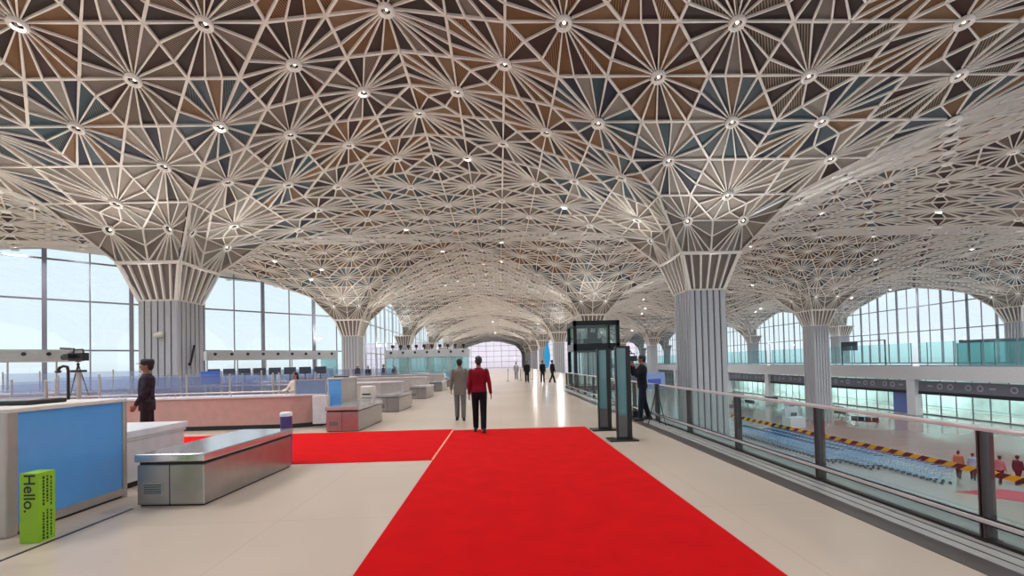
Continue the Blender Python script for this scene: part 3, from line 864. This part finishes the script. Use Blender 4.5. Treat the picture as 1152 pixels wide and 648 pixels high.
# partition panels and cabinets standing on or by the pinkish counter
o = thing('partition', 'slate blue partition panel to the right of the seated woman', 'partition', (-5.78, 12.62, .9))
b = MB().use(BLUED); b.bbox(.02, .84, 0, .04, 0, .38, .005); b.build('panel', o); b = MB().use(FRAME); b.box(0, .86, -.005, .045, .38, .405); b.box(-.015, .02, -.005, .045, 0, .4); b.box(.84, .87, -.005, .045, 0, .4); b.build('frame', o)
o = thing('cabinet', 'small white cabinet under the slate blue partition', 'cabinet', (-5.12, 12.28, 0)); b = MB().use(WHITE); b.bbox(-.0, .42, -.12, .05, .1, .88, .01); b.build('carcass', o); b = MB().use(LIGHTGREY); b.bbox(.02, .4, -.135, -.12, .14, .84, .004); b.build('door', o)
o = thing('printer', 'white printer on a stand behind the red-tinted steel bench', 'printer', (-4.5, 14.35, 0)); b = MB().use(LIGHTGREY); b.bbox(.02, .36, 0, .36, 0, .62, .01); b.build('stand', o); b = MB().use(WHITE); b.bbox(0, .38, -.02, .38, .62, 1.0, .03); b.build('housing', o); b = MB().use(DARK); b.bbox(.06, .32, -.03, -.015, .72, .76, .003); b.build('paper_slot', o)
o = thing('terminal', 'black card terminal on top of the second blue booth', 'terminal', (-4.57, 12.9, 1.335)); b = MB().use(BLACK); b.bbox(-.2, .18, -.1, .1, 0, .04, .01); b.build('housing', o); b = MB().use(GREY); b.bbox(-.15, .13, -.07, .07, .04, .048, .003); b.build('keypad', o)

# glass turnstile barriers (lavender tint)
LAV = frosted('lavender tinted glass', (236, 239, 247), (176, 180, 208), .06)
def barrier(label, x0, x1, y, h, z0=.25, step=1.3, group='lavender glass barriers'):
    root = thing('glass_barrier', label, 'barrier', (0, y, 0), 0, group)
    n = max(1, round((x1 - x0) / step)); w = (x1 - x0) / n
    for i in range(n + 1):
        b = MB().use(FRAME); b.rod((x0 + i * w, 0, .012), (x0 + i * w, 0, h + .05), .028); b.rod((x0 + i * w, 0, 0), (x0 + i * w, 0, .015), .08, n=14); b.ball((x0 + i * w, 0, h + .06), (.03,) * 3); b.build('post', root)
    for i in range(n):
        b = MB().use(LAV); b.box(x0 + i * w + .05, x0 + (i + 1) * w - .05, -.006, .006, z0, h); b.build('glass_panel', root)
    b = MB().use(FRAME); b.rod((x0, 0, z0 - .06), (x1, 0, z0 - .06), .014); b.build('rail', root)
    return root
barrier('lavender glass barrier at the far left, nearest the viewer', -13.6, -9.6, 9.6, 1.42)
barrier('lavender glass barrier just behind the pinkish counter', -14.6, -6.9, 13.6, 1.42)
barrier('lavender glass barrier in the middle of the queueing area', -15.0, -8.2, 15.4, 1.5)
barrier('lavender glass barrier in front of the second greige counter', -14.2, -7.2, 17.4, 1.4)
barrier('lavender glass barrier at the foot of the near left column', -22.5, -16.0, 20.6, 1.7, step=1.6)
barrier('lavender glass barrier beyond the near left column', -14.5, -8.0, 21.6, 1.6)
barrier('lavender glass barrier by the third greige counter', -13.4, -6.4, 27.5, 1.5)
barrier('aqua-lit low glass barrier below the glass check-in hall', -10.2, -3.4, 37.4, 1.15)

# row of desk monitors behind the second counter
o = thing('check_in_desk', 'long white check-in desk carrying a row of dark monitors', 'desk', (0, 20.0, 0)); b = MB().use(LIGHTGREY); b.bbox(-13.4, -7.6, 0, .75, .0, 1.02, .01); b.build('body', o); b = MB().use(CTOP); b.bbox(-13.45, -7.55, -.03, .78, 1.02, 1.07, .01); b.build('worktop', o)
MON = mat('dark monitor back', (44, 48, 62), .4)
def make_monitor():
    root = thing('monitor', 'x', 'monitor', (0, 0, 0), 0, 'monitors on the check-in desk')
    b = MB().use(MON); b.bbox(-.27, .27, -.02, .02, .3, .62, .01); b.build('screen', root)
    b = MB().use(MON); b.rod((0, .02, .02), (0, .02, .32), .025); b.build('neck', root)
    b = MB().use(MON); b.bbox(-.12, .12, -.07, .11, 0, .02, .006); b.build('base', root)
    return root
for i in range(8):
    o = mn = make_monitor() if i == 0 else copy_tree(mn)
    o.location = (-12.95 + i * .68, 20.35, 1.07); o['label'] = 'dark monitor on the long check-in desk, %s of eight from the left' % ords[i]
o = thing('kiosk', 'deep blue kiosk screen to the right of the near left column', 'kiosk', (-10.35, 16.1, 0)); b = MB().use(mat('deep blue screen', (52, 92, 178), .2)); b.bbox(-.34, .34, -.04, .04, 1.14, 1.6, .015); b.build('screen', o); b = MB().use(FRAME); b.rod((0, 0, .02), (0, 0, 1.15), .04); b.build('pole', o); b = MB().use(DARK); b.rod((0, 0, 0), (0, 0, .025), .22, n=20); b.build('base', o)
# reader posts
o = thing('reader_post', 'dark gooseneck post with a drooping head, left of the soldier', 'post', (-9.65, 10.05, 0)); b = MB().use(DARK); b.path([(.08, 0, 0), (.08, 0, 1.7), (.06, 0, 1.78), (-.02, 0, 1.8), (-.1, 0, 1.77), (-.14, 0, 1.7)], .028); b.build('pole', o); b = MB().use(DARK); b.ball((-.14, 0, 1.68), (.07, .05, .03)); b.build('head', o); b = MB().use(DARK); b.rod((.08, 0, 0), (.08, 0, .02), .15, n=16); b.build('base', o)
o = thing('reader_post', 'slim grey post with a flat dark top just left of the soldier', 'post', (-10.6, 11.4, 0)); b = MB().use(FRAME); b.rod((0, 0, 0), (0, 0, 1.66), .05); b.build('pole', o); b = MB().use(DARK); b.bbox(-.13, .13, -.1, .1, 1.66, 1.72, .02); b.build('head', o)
o = thing('reader_post', 'slim white post with a small round lamp in front of the near left column', 'post', (-9.15, 11.6, 0)); b = MB().use(WHITE); b.rod((0, 0, 0), (0, 0, 1.62), .025); b.build('pole', o); b = MB().use(WHITE); b.ball((0, 0, 1.7), (.06, .06, .1)); b.build('lamp_head', o); b = MB().use(WHITE); b.rod((0, 0, 0), (0, 0, .02), .13, n=16); b.build('base', o)

# camera builder (broadcast / video)
def video_camera(root, sc=1.):
    b = MB().use(BLACK); b.bbox(-.06 * sc, .06 * sc, -.16 * sc, .14 * sc, -.07 * sc, .07 * sc, .012); bd = b.build('body', root)
    b = MB().use(BLACK); b.rod((0, .14 * sc, 0), (0, .3 * sc, 0), .045 * sc, .055 * sc, 14); b.build('lens', root)
    b = MB().use(BLACK); b.path([(0, -.12 * sc, .07 * sc), (0, -.1 * sc, .13 * sc), (0, .08 * sc, .13 * sc), (0, .1 * sc, .07 * sc)], .012 * sc); b.build('handle', root)
    b = MB().use(BLACK); b.rod((-.05 * sc, .02 * sc, .14 * sc), (-.05 * sc, .3 * sc, .16 * sc), .018 * sc); b.build('microphone', root)
    b = MB().use(BLACK); b.bbox(-.16 * sc, -.07 * sc, .0, .1 * sc, -.03 * sc, .05 * sc, .006); b.build('viewfinder', bd)
def tripod(root, h, spread, m):
    for k in range(3):
        a = 2 * pi * k / 3 + pi / 3
        b = MB().use(m); b.rod((0, 0, h - .06), (cos(a) * spread * .55, sin(a) * spread * .55, h * .42), .017, .015); b.rod((cos(a) * spread * .53, sin(a) * spread * .53, h * .45), (cos(a) * spread, sin(a) * spread, .02), .011); b.ball((cos(a) * spread, sin(a) * spread, .018), (.018,) * 3); b.build('leg', root)
    b = MB().use(m); b.rod((0, 0, h * .5), (0, 0, h), .014); b.rod((0, 0, h - .1), (0, 0, h - .04), .04); b.build('centre_column', root)
    b = MB().use(m); b.bbox(-.05, .05, -.05, .05, h, h + .03, .008); b.rod((0, 0, h + .0), (.16, -.14, h - .06), .008); b.build('pan_head', root)
o = thing('video_camera', 'black video camera held up by the person at the railing', 'camera', (3.5, 11.66, 1.67), radians(92)); video_camera(o)
b = MB().use(BLACK); b.path([(0, -.05, .13), (.0, -.0, .2), (0, .08, .26), (0, .16, .26), (0, .2, .21)], .014); b.build('grip_arm', o)
o = thing('tripod', 'grey tripod standing by the railing next to the person filming', 'tripod', (3.93, 10.95, 0.004)); tripod(o, .98, .24, mat('grey tripod tube', (60, 60, 64), .4, .5))
o = thing('equipment_case', 'small black case at the foot of the tripod by the railing', 'case', (3.84, 12.45, 0.004)); b = MB().use(BLACK); b.bbox(-.12, .12, -.16, .16, .01, .2, .02); b.build('shell', o); b = MB().use(DARK); b.path([(0, -.06, .2), (0, -.05, .24), (0, .05, .24), (0, .06, .2)], .01); b.build('handle', o)
o = thing('tripod', 'tall tripod behind the nearest blue booth, carrying a black camera', 'tripod', (-13.5, 14.5, 0)); tripod(o, 2.0, .5, DARK)
o = thing('video_camera', 'black broadcast camera on the tall tripod at the far left', 'camera', (-13.5, 14.5, 2.165), radians(80)); video_camera(o, 1.8)

# security gates
def make_gate():
    root = thing('security_gate', 'x', 'security gate', (0, 0, 0), 0, 'security gate posts')
    b = MB().use(BLACK); b.bbox(-.3, .28, -.2, .2, 0, .03, .008); b.build('base_plate', root)
    GT = frosted('mint security glass', (170, 214, 214), (120, 168, 172), .55)
    b = MB().use(GT); b.box(-.09, .1, -.03, -.02, .5, 1.88); b.build('glass_face', root)
    b = MB().use(mat('smoked lower panel', (96, 98, 96), .3)); b.box(-.09, .1, -.03, -.02, .06, .5); b.build('lower_panel', root)
    b = MB().use(BLACK); b.bbox(-.12, -.09, -.05, .05, .03, 1.9, .006); b.bbox(.1, .19, -.05, .06, .03, 1.92, .008); b.box(-.1, .11, -.04, .04, 1.88, 1.92); b.box(-.1, .11, -.04, .04, .03, .07); b.build('frame', root)
    return root
o = gt = make_gate(); o.location = (2.48, 8.95, 0); o['label'] = 'black framed glass security gate post nearer the viewer'
o = copy_tree(gt); o.location = (2.42, 10.35, 0); o['label'] = 'black framed glass security gate post farther from the viewer'

# railing along the void
XR = 4.12
RAILM = mat('pale rail cap', (206, 198, 200), .3, .3); POST = mat('bronze grey post', (84, 72, 72), .35, .6)
GLR = glass('clear rail glass', (226, 238, 238), .07)
o = thing('railing', 'long glass railing along the edge of the void', 'railing', (0, 0, 0))
ys = [1.72 + 1.97 * i for i in range(14)]
b = MB().use(RAILM); b.bbox(XR - .045, XR + .05, -1, 27.4, .945, .985, .012); b.build('top_rail', o)
b = MB().use(RAILM); b.bbox(XR - .06, XR - .02, -1, 27.4, .17, .21, .008); b.use(DARK); b.box(XR - .05, XR - .03, -1, 27.4, .21, .222); b.box(XR - .05, XR - .03, -1, 27.4, .158, .17); b.build('lower_rail', o)
b = MB().use(DARK); b.box(XR - .02, XR + .05, -1, 27.4, 0, .03); b.build('base_channel', o)
for y in ys:
    b = MB().use(POST); b.bbox(XR - .015, XR + .1, y - .022, y - .006, .0, .945, .003); b.bbox(XR - .015, XR + .1, y + .006, y + .022, .0, .945, .003); b.use(BLACK); b.box(XR + .0, XR + .08, y - .006, y + .006, .02, .94); b.use(DARK); b.bbox(XR - .03, XR + .11, y - .05, y + .05, 0, .015, .003); b.build('post', o)
for y in [-1] + ys[:-1]:
    y1 = min([q for q in ys if q > y + .1])
    b = MB().use(GLR); b.box(XR + .02, XR + .03, y + .04, y1 - .04, .04, .93); b.build('glass_panel', o)
b = MB().use(CONC); b.box(EX, EX + .12, -20, 31, -.75, .02); struct(b.build('trim_5'))

# elevator
o = thing('elevator', 'black framed glass elevator standing in the void behind the railing', 'elevator', (4.7, 27.6, 0))
EF = mat('black elevator steel', (24, 28, 30), .35, .4)
W, D, ZT = 2.95, 2.6, 4.2
b = MB().use(EF)
for x in (0, W - .22):
    for y in (0, D - .22): b.bbox(x, x + .22, y, y + .22, LZ, ZT, .02)
b.bbox(W - .75, W - .63, 0, .16, LZ, ZT - .3, .02)
b.build('frame', o)
b = MB().use(EF)
for z0, z1 in ((ZT - .3, ZT), (2.3, 2.75), (-.2, .1), (LZ, LZ + .2)):
    b.box(0, W, 0, .2, z0, z1); b.box(0, W, D - .2, D, z0, z1); b.box(0, .2, 0, D, z0, z1); b.box(W - .2, W, 0, D, z0, z1)
b.build('cross_beams', o)
EG = glass('smoky teal elevator glass', (232, 242, 241), .035)
for nm, args in (('front_glass', (.22, W - .22, .08, .1, LZ + .2, 2.3)), ('upper_glass', (.22, W - .22, .08, .1, 2.75, ZT - .3)), ('side_glass', (.08, .1, .22, D - .22, LZ + .2, ZT - .3)), ('side_glass', (W - .1, W - .08, .22, D - .22, LZ + .2, ZT - .3)), ('back_glass', (.22, W - .22, D - .1, D - .08, LZ + .2, ZT - .3))):
    b = MB().use(EG); b.box(*args); b.build(nm, o)
b = MB().use(EF); b.bbox(.75, W - 1., .6, 1.7, 2.6, 3.1, .04); b.bbox(1.05, W - 1.25, .7, 1.5, 3.1, 3.5, .04); b.rod((1.2, 1, 3.5), (1.2, 1, 3.9), .1); b.rod((1.7, 1, 3.5), (1.7, 1, 3.9), .1); b.box(.2, W - .2, .9, 1.1, 2.45, 2.6); b.build('hoist_machine', o)
b = MB().use(EF); b.bbox(.4, W - .4, .5, D - .4, -.05, .06, .02); b.bbox(.4, W - .4, .5, D - .4, 2.2, 2.32, .02)
for x in (.4, .98, 1.55, W - .46): b.box(x, x + .06, .5, .56, .06, 2.2)
b.build('cabin', o)

# feather banner, stanchions at the far end
o = thing('feather_banner', 'bright blue leaf-shaped banner on the far floor', 'banner', (4.95, 45, 0))
b = MB().use(mat('bright blue banner cloth', (40, 172, 232), .6)); n = 16
prof = [(.06 + .36 * sin(pi * min(1, t * 1.05)) ** .8 * (1.05 - .35 * t), 1.05 + 2.75 * t) for t in [i / n for i in range(n + 1)]]
pts = [(-w, z) for w, z in prof] + [(w * .7, z) for w, z in prof[::-1]]
N = len(pts); b.add([(x, -.012, z) for x, z in pts] + [(x, .012, z) for x, z in pts], [tuple(range(N)), tuple(range(N, 2 * N))[::-1]] + [(i, (i + 1) % N, (i + 1) % N + N, i + N) for i in range(N)]); b.build('sail', o)
b = MB().use(WHITE); b.rod((.1, 0, .03), (.1, 0, 1.2), .03); b.build('pole', o)
b = MB().use(WHITE); b.bbox(-.35, .4, -.25, .25, 0, 1.0, .04); b.build('base', o)
def make_stanchion():
    root = thing('stanchion', 'x', 'stanchion', (0, 0, 0), 0, 'stanchions on the far floor')
    b = MB().use(STEEL); b.rod((0, 0, .03), (0, 0, 1.05), .04); b.ball((0, 0, 1.07), (.06,) * 3); b.build('pole', root)
    b = MB().use(DARK); b.lathe([(0, .05), (.1, .045), (.2, .02), (.2, 0)], n=18); b.build('base', root)
    return root
for i, (x, y) in enumerate(((.75, 40), (1.95, 41.5), (2.75, 44), (3.3, 44))):
    o = st = make_stanchion() if i == 0 else copy_tree(st)
    o.location = (x, y, 0); o['label'] = 'steel stanchion on the far floor, %s of four from the left' % ords[i]

# fascia-topped check-in halls
FASC = mat('grey fascia board', (176, 178, 180), .5)
AQ = frosted('aqua glazing', (214, 240, 240), (170, 214, 216), .3)
def hall(label, loc, ang, L, cams, d=1.6, zt=3.06, zb=2.38, gl=(0, 1)):
    root = thing('check_in_hall', label, 'kiosk', loc, ang)
    b = MB().use(FASC); b.bbox(0, L, 0, d, zb, zt, .02); fa = b.build('fascia', root)
    n = max(4, int(L / .95))
    for i in range(n):
        x = L * (i + .5) / n
        b = MB().use(BLACK); b.rod((x, .0, (zb + zt) / 2 + .1), (x, -.05, (zb + zt) / 2 + .1), .11, n=14); b.build('round_marker', fa)
    for i in range(int(L / 1.9) + 1):
        x = min(i * 1.9, L - .08)
        b = MB().use(FRAME); b.box(x, x + .08, .05, .13, 0, zb); b.build('post', root)
    x0, x1 = gl[0] * L, gl[1] * L
    b = MB().use(AQ); b.box(x0, x1, .08, .1, .05, zb); b.build('glazing', root)
    if cams:
        for i in range(cams):
            x = L * (i + .9) / (cams + .6)
            b = MB().use(BLACK); b.rod((x, .3, zt), (x, .3, zt + .22), .04); b.bbox(x - .13, x + .13, .1, .5, zt + .2, zt + .46, .03); b.build('roof_camera', root)
    return root
hall('glass check-in hall with a row of black cameras along its roof', (-10.3, 40, 0), 0, 7.55, 10)
hall('grey fascia with round markers at the far left, over a glazed front', (-30.0, 22.5, 0), atan2(27.5 - 25, 2.33) * 1.0, 6.9, 0, gl=(0, .0))
hall('grey fascia with round markers between the two left columns', (-21.2, 32.5, 0), atan2(6.0, 7.26), 9.4, 0, gl=(.85, 1))

# dome camera and lamp arm on the near left column
cx, cy = XS[0], Y0; fy = cy - NECKH * SC; fx = cx + NECKH * SC
o = thing('security_camera', 'white dome camera on the near left column', 'camera', (cx + .2, fy - .012, 3.4)); b = MB().use(WHITE); b.bbox(-.1, .1, -.16, 0, .06, .2, .02); b.build('bracket', o); b = MB().use(WHITE); b.ball((0, -.2, .02), (.2, .2, .13), 16, 10); b.build('dome', o, smooth=True)
o = thing('antenna', 'dark slanting rod fixed on the near left column', 'antenna', (fx + .012, cy - .2, 1.9)); b = MB().use(DARK); b.rod((.06, 0, 0), (.12, .25, 1.05), .05); b.build('rod', o); b = MB().use(DARK); b.bbox(0, .1, -.06, .06, .02, .14, .01); b.build('bracket', o)

# ================================================================ LOWER CONCOURSE
YEL = mat('yellow tape', (244, 178, 30), .5); TBL = mat('black tape stripe', (30, 22, 24), .5)
o = thing('striped_tape', 'yellow and black striped tape stretched along the lower floor', 'tape')
b = MB(); XT = 27.0; y = 16.0; k = 0
while y < 62:
    b.use(YEL if k % 2 == 0 else TBL); w = .55
    zz = LZ + .72
    b.add([(XT, y, zz), (XT, y + w, zz), (XT, y + w - .45, zz + .34), (XT, y - .45, zz + .34), (XT + .02, y, zz), (XT + .02, y + w, zz), (XT + .02, y + w - .45, zz + .34), (XT + .02, y - .45, zz + .34)],
          [(0, 1, 2, 3), (7, 6, 5, 4), (0, 4, 5, 1), (1, 5, 6, 2), (2, 6, 7, 3), (3, 7, 4, 0)])
    y += w; k += 1
b.build('band', o)
for y in (18, 30, 42, 54, 61):
    b = MB().use(FRAME); b.rod((XT + .06, y, LZ), (XT + .06, y, LZ + 1.08), .03); b.rod((XT + .06, y, LZ), (XT + .06, y, LZ + .03), .16, n=14); b.build('post', o)

CART = mat('pale blue cart frame', (178, 206, 236), .3, .3); CARTD = mat('dark blue cart rubber', (36, 56, 84), .5)
def make_cart(m):
    """luggage trolley nose towards +Y"""
    root = thing('luggage_trolley', 'x', 'luggage trolley', (0, 0, 0), 0, 'nested luggage trolleys on the lower floor')
    b = MB().use(m); b.path([(-.3, 0, .36), (-.28, 1.0, .17), (.28, 1.0, .17), (.3, 0, .36)], .02)
    for x in (-.15, 0, .15): b.rod((x, .0, .36), (x, 1.0, .17), .012)
    b.build('deck', root)
    b = MB().use(m)
    for x in (-.3, .3): b.path([(x, 0, .36), (x, -.06, .7), (x, -.2, 1.0), (x, -.3, 1.03)], .022)
    for z in (.45, .62, .8): b.rod((-.3, -.03 - (z - .45) * .2, z), (.3, -.03 - (z - .45) * .2, z), .014)
    bf = b.build('back_frame', root)
    b = MB().use(CARTD); b.rod((-.33, -.3, 1.03), (.33, -.3, 1.03), .03); b.build('handle', bf)
    b = MB().use(m); b.bbox(-.26, .26, -.16, -.14, .74, .95, .005); b.build('sign_panel', bf)
    for x, y in ((-.26, .02), (.26, .02), (0, .95)):
        b = MB().use(CARTD); b.rod((x - .025, y, .085), (x + .025, y, .085), .085, n=14); b.build('wheel', root)
    return root
ct = make_cart(CART)
for i in range(40):
    o = ct if i == 0 else copy_tree(ct)
    o.location = (25.7, 24.9 + i * .42 * (1 + .0 * i), LZ); o.rotation_euler.z = 0
    o['label'] = ('luggage trolley at the near end of the nested row' if i == 0 else 'pale blue luggage trolley nested in the long row, %s behind the end one' % ords[i - 1] if i < 12 else 'pale blue luggage trolley deep in the far half of the nested row')
    if i >= 12: o['group'] = 'trolleys in the far half of the nested row'
for j in range(2):
    for i in range(30):
        o = copy_tree(ct); o.location = (24.6 - j * 1.0, 28.5 + j * 2 + i * .42, LZ); o['label'] = 'pale blue luggage trolley in the %s nested row' % ('second' if j == 0 else 'third'); o['group'] = 'trolleys in the %s nested row' % ('second' if j == 0 else 'third')

KW = mat('white kiosk body', (216, 216, 220), .4)
def make_kiosk():
    root = thing('service_kiosk', 'x', 'kiosk', (0, 0, 0), 0, 'white kiosks on the lower floor')
    b = MB().use(KW); b.bbox(-.9, .9, -.6, .6, 0, 1.15, .03); b.build('counter', root)
    b = MB().use(KW); b.bbox(-.8, .8, .2, .35, 1.15, 2.2, .02); b.build('back_panel', root)
    b = MB().use(MON); b.bbox(-.35, .35, -.1, -.05, 1.25, 1.6, .01); b.build('screen', root)
    return root
for i, (x, y) in enumerate(((23.6, 47.0), (25.0, 50.5), (31.5, 46.6), (36.0, 53.5))):
    o = kk = make_kiosk() if i == 0 else copy_tree(kk)
    o.location = (x, y, LZ); o.rotation_euler.z = .1; o['label'] = 'white service kiosk on the lower floor, %s' % ('right behind the near right column', 'just right of the near right column', 'above the striped tape', 'near the outer fluted column')[i]
SEAT = mat('charcoal seat shell', (44, 44, 54), .5)
def make_seats():
    root = thing('waiting_bench', 'x', 'bench', (0, 0, 0), 0, 'charcoal waiting benches')
    for i in range(4):
        b = MB().use(SEAT); b.bbox(i * .62, i * .62 + .56, -.25, .25, .42, .47, .02); b.build('seat', root)
        b = MB().use(SEAT); b.bbox(i * .62, i * .62 + .56, .24, .3, .5, .95, .02); b.build('backrest', root)
    b = MB().use(STEEL); b.box(0, 2.42, -.03, .03, .36, .42)
    for x in (.3, 2.1): b.box(x - .03, x + .03, -.28, .3, 0, .04); b.box(x - .03, x + .03, -.03, .03, .03, .38)
    b.build('beam', root)
    return root
sp = [(41.5, 51.5, 'second of eight'), (44.5, 55.5, 'near the outer column'), (39.5, 67, 'behind the outer column'), (43.5, 62.5, 'under the far signs, nearest'), (46.3, 72, 'under the far signs, middle'), (45, 80, 'under the far signs, farthest'), (40.0, 45.5, 'right of the outer column'), (34, 62, 'in the open floor')]
for i, (x, y, w) in enumerate(sp):
    o = sb = make_seats() if i == 0 else copy_tree(sb)
    o.location = (x, y, LZ); o.rotation_euler.z = radians(80 + i * 7)
    o['label'] = 'row of charcoal seats on the lower floor, ' + ('left of the blue shop panel' if i == 0 else w)
o = thing('poster_stand', 'blue advertising stand just left of the pillar between the nearest signs', 'panel', (50.4, 52.75, LZ)); b = MB().use(mat('muted blue print', (96, 116, 178), .4)); b.bbox(-.1, .1, -.1, 2.3, .25, 3.0, .01); b.build('print', o); b = MB().use(FRAME); b.box(-.13, .13, -.16, 2.36, 0, .25); b.build('plinth', o)
o = thing('display_totem', 'pale blue display totem seen over the railing left of the near right column', 'totem', (21.3, 60, LZ)); b = MB().use(mat('pale blue display', (150, 176, 232), .3)); b.bbox(-1.4, 1.4, -.1, .1, 3.6, 5.9, .02); b.build('screen', o); b = MB().use(mat('royal blue display', (70, 100, 200), .3)); b.bbox(-1.0, .8, -.14, -.1, 4.3, 5.0, .01); b.build('graphic', o); b = MB().use(FRAME); b.bbox(-.2, .2, -.1, .1, 0, 3.6, .02); b.build('mast', o)

# upper right deck objects
o = thing('departure_screen', 'dark hanging screen on a thin portal on the upper right deck', 'screen', (51.5, 0, .08))
b = MB().use(MON); b.bbox(-.05, .05, 61.8, 64.6, 2.2, 3.4, .02); b.build('display', o); b = MB().use(DARK); b.box(-.05, .05, 57.2, 57.35, 0, 3.4); b.box(-.05, .05, 64.6, 64.75, 0, 3.4); b.box(-.05, .05, 57.2, 64.7, 3.4, 3.5); b.build('portal', o)
o = thing('glass_cabin', 'aqua glass cabin with a dark flat roof on the upper right deck', 'cabin', (53.5, 46.5, .08))
b = MB().use(frosted('sea green cabin glass', (186, 222, 222), (120, 164, 168), .22)); b.box(-1.6, 2.4, -1.9, 1.9, 0, 2.6); b.build('glazing', o); b = MB().use(MON); b.bbox(-1.7, 2.5, -2.0, 1.3, 2.6, 2.9, .03); b.build('roof', o)
b = MB().use(DARK)
for y in (-1.9, -.6, .6, 1.86): b.box(-1.64, -1.58, y, y + .06, 0, 2.6)
b.build('mullions', o)
b = MB().use(BLACK); b.bbox(-1.5, -1.2, 1.5, 1.8, 2.6, 2.95, .04); b.build('roof_camera', o)

SL = bpy.data.lights.new('added_shop_fill', 'AREA'); SL.shape = 'RECTANGLE'; SL.size = 2; SL.size_y = 9; SL.energy = 900; SL.color = (.98, 1., 1.)  # added area fills to lift the dark shop fronts, no known fixtures
for y in (30.4, 44.7, 59, 73.4, 87.8, 102):
    lo = bpy.data.objects.new('added_shop_fill', SL); COL.objects.link(lo); lo.location = (56.4, y, -1.6)
    one(mat('added shop glow', (240, 255, 250), .4, emit=((225, 255, 246), 1.5)), lambda b: b.box(55.4, 57.4, y - 4.5, y + 4.5, -1.54, -1.46), 'added_glow_panel')  # added glowing slab above each shop fill
    tag(bpy.data.objects[-1] if False else [q for q in COL.objects if q.name.startswith('added_glow_panel')][-1], 'flat glowing panel added to brighten the shops under the right-hand slab', 'lamp', 'added shop glow panels')
# ================================================================ LIGHT
w = bpy.data.worlds.new('world'); S.world = w; w.use_nodes = True
nt = w.node_tree; bg = nt.nodes['Background']
tc = nt.nodes.new('ShaderNodeTexCoord'); sx = nt.nodes.new('ShaderNodeSeparateXYZ'); rp = nt.nodes.new('ShaderNodeValToRGB'); mr = nt.nodes.new('ShaderNodeMapRange')
mr.inputs['From Min'].default_value = -1; mr.inputs['From Max'].default_value = 1
nt.links.new(tc.outputs['Generated'], sx.inputs[0]); nt.links.new(sx.outputs['Z'], mr.inputs['Value']); nt.links.new(mr.outputs[0], rp.inputs[0]); nt.links.new(rp.outputs[0], bg.inputs['Color'])
e = rp.color_ramp.elements
e[0].position = .48; e[0].color = rgb((196, 202, 206)); e[1].position = .51; e[1].color = rgb((232, 243, 248))
q = e.new(.62); q.color = rgb((224, 240, 250)); q = e.new(1.); q.color = rgb((206, 228, 246))
bg.inputs['Strength'].default_value = 1.15
SU = bpy.data.lights.new('sun', 'SUN'); SU.energy = 1.6; SU.angle = radians(20); so = bpy.data.objects.new('sun', SU); COL.objects.link(so); so.rotation_euler = (radians(12), radians(-8), 0)
S.view_settings.view_transform = 'Standard'; S.view_settings.look = 'None'; S.view_settings.gamma = 1; S.view_settings.exposure = 0
S.view_settings.use_curve_mapping = False
S.cycles.use_denoising = True
S.cycles.max_bounces = 8; S.cycles.diffuse_bounces = 4; S.cycles.glossy_bounces = 3; S.cycles.transparent_max_bounces = 24; S.cycles.transmission_bounces = 4
S.cycles.sample_clamp_indirect = 6
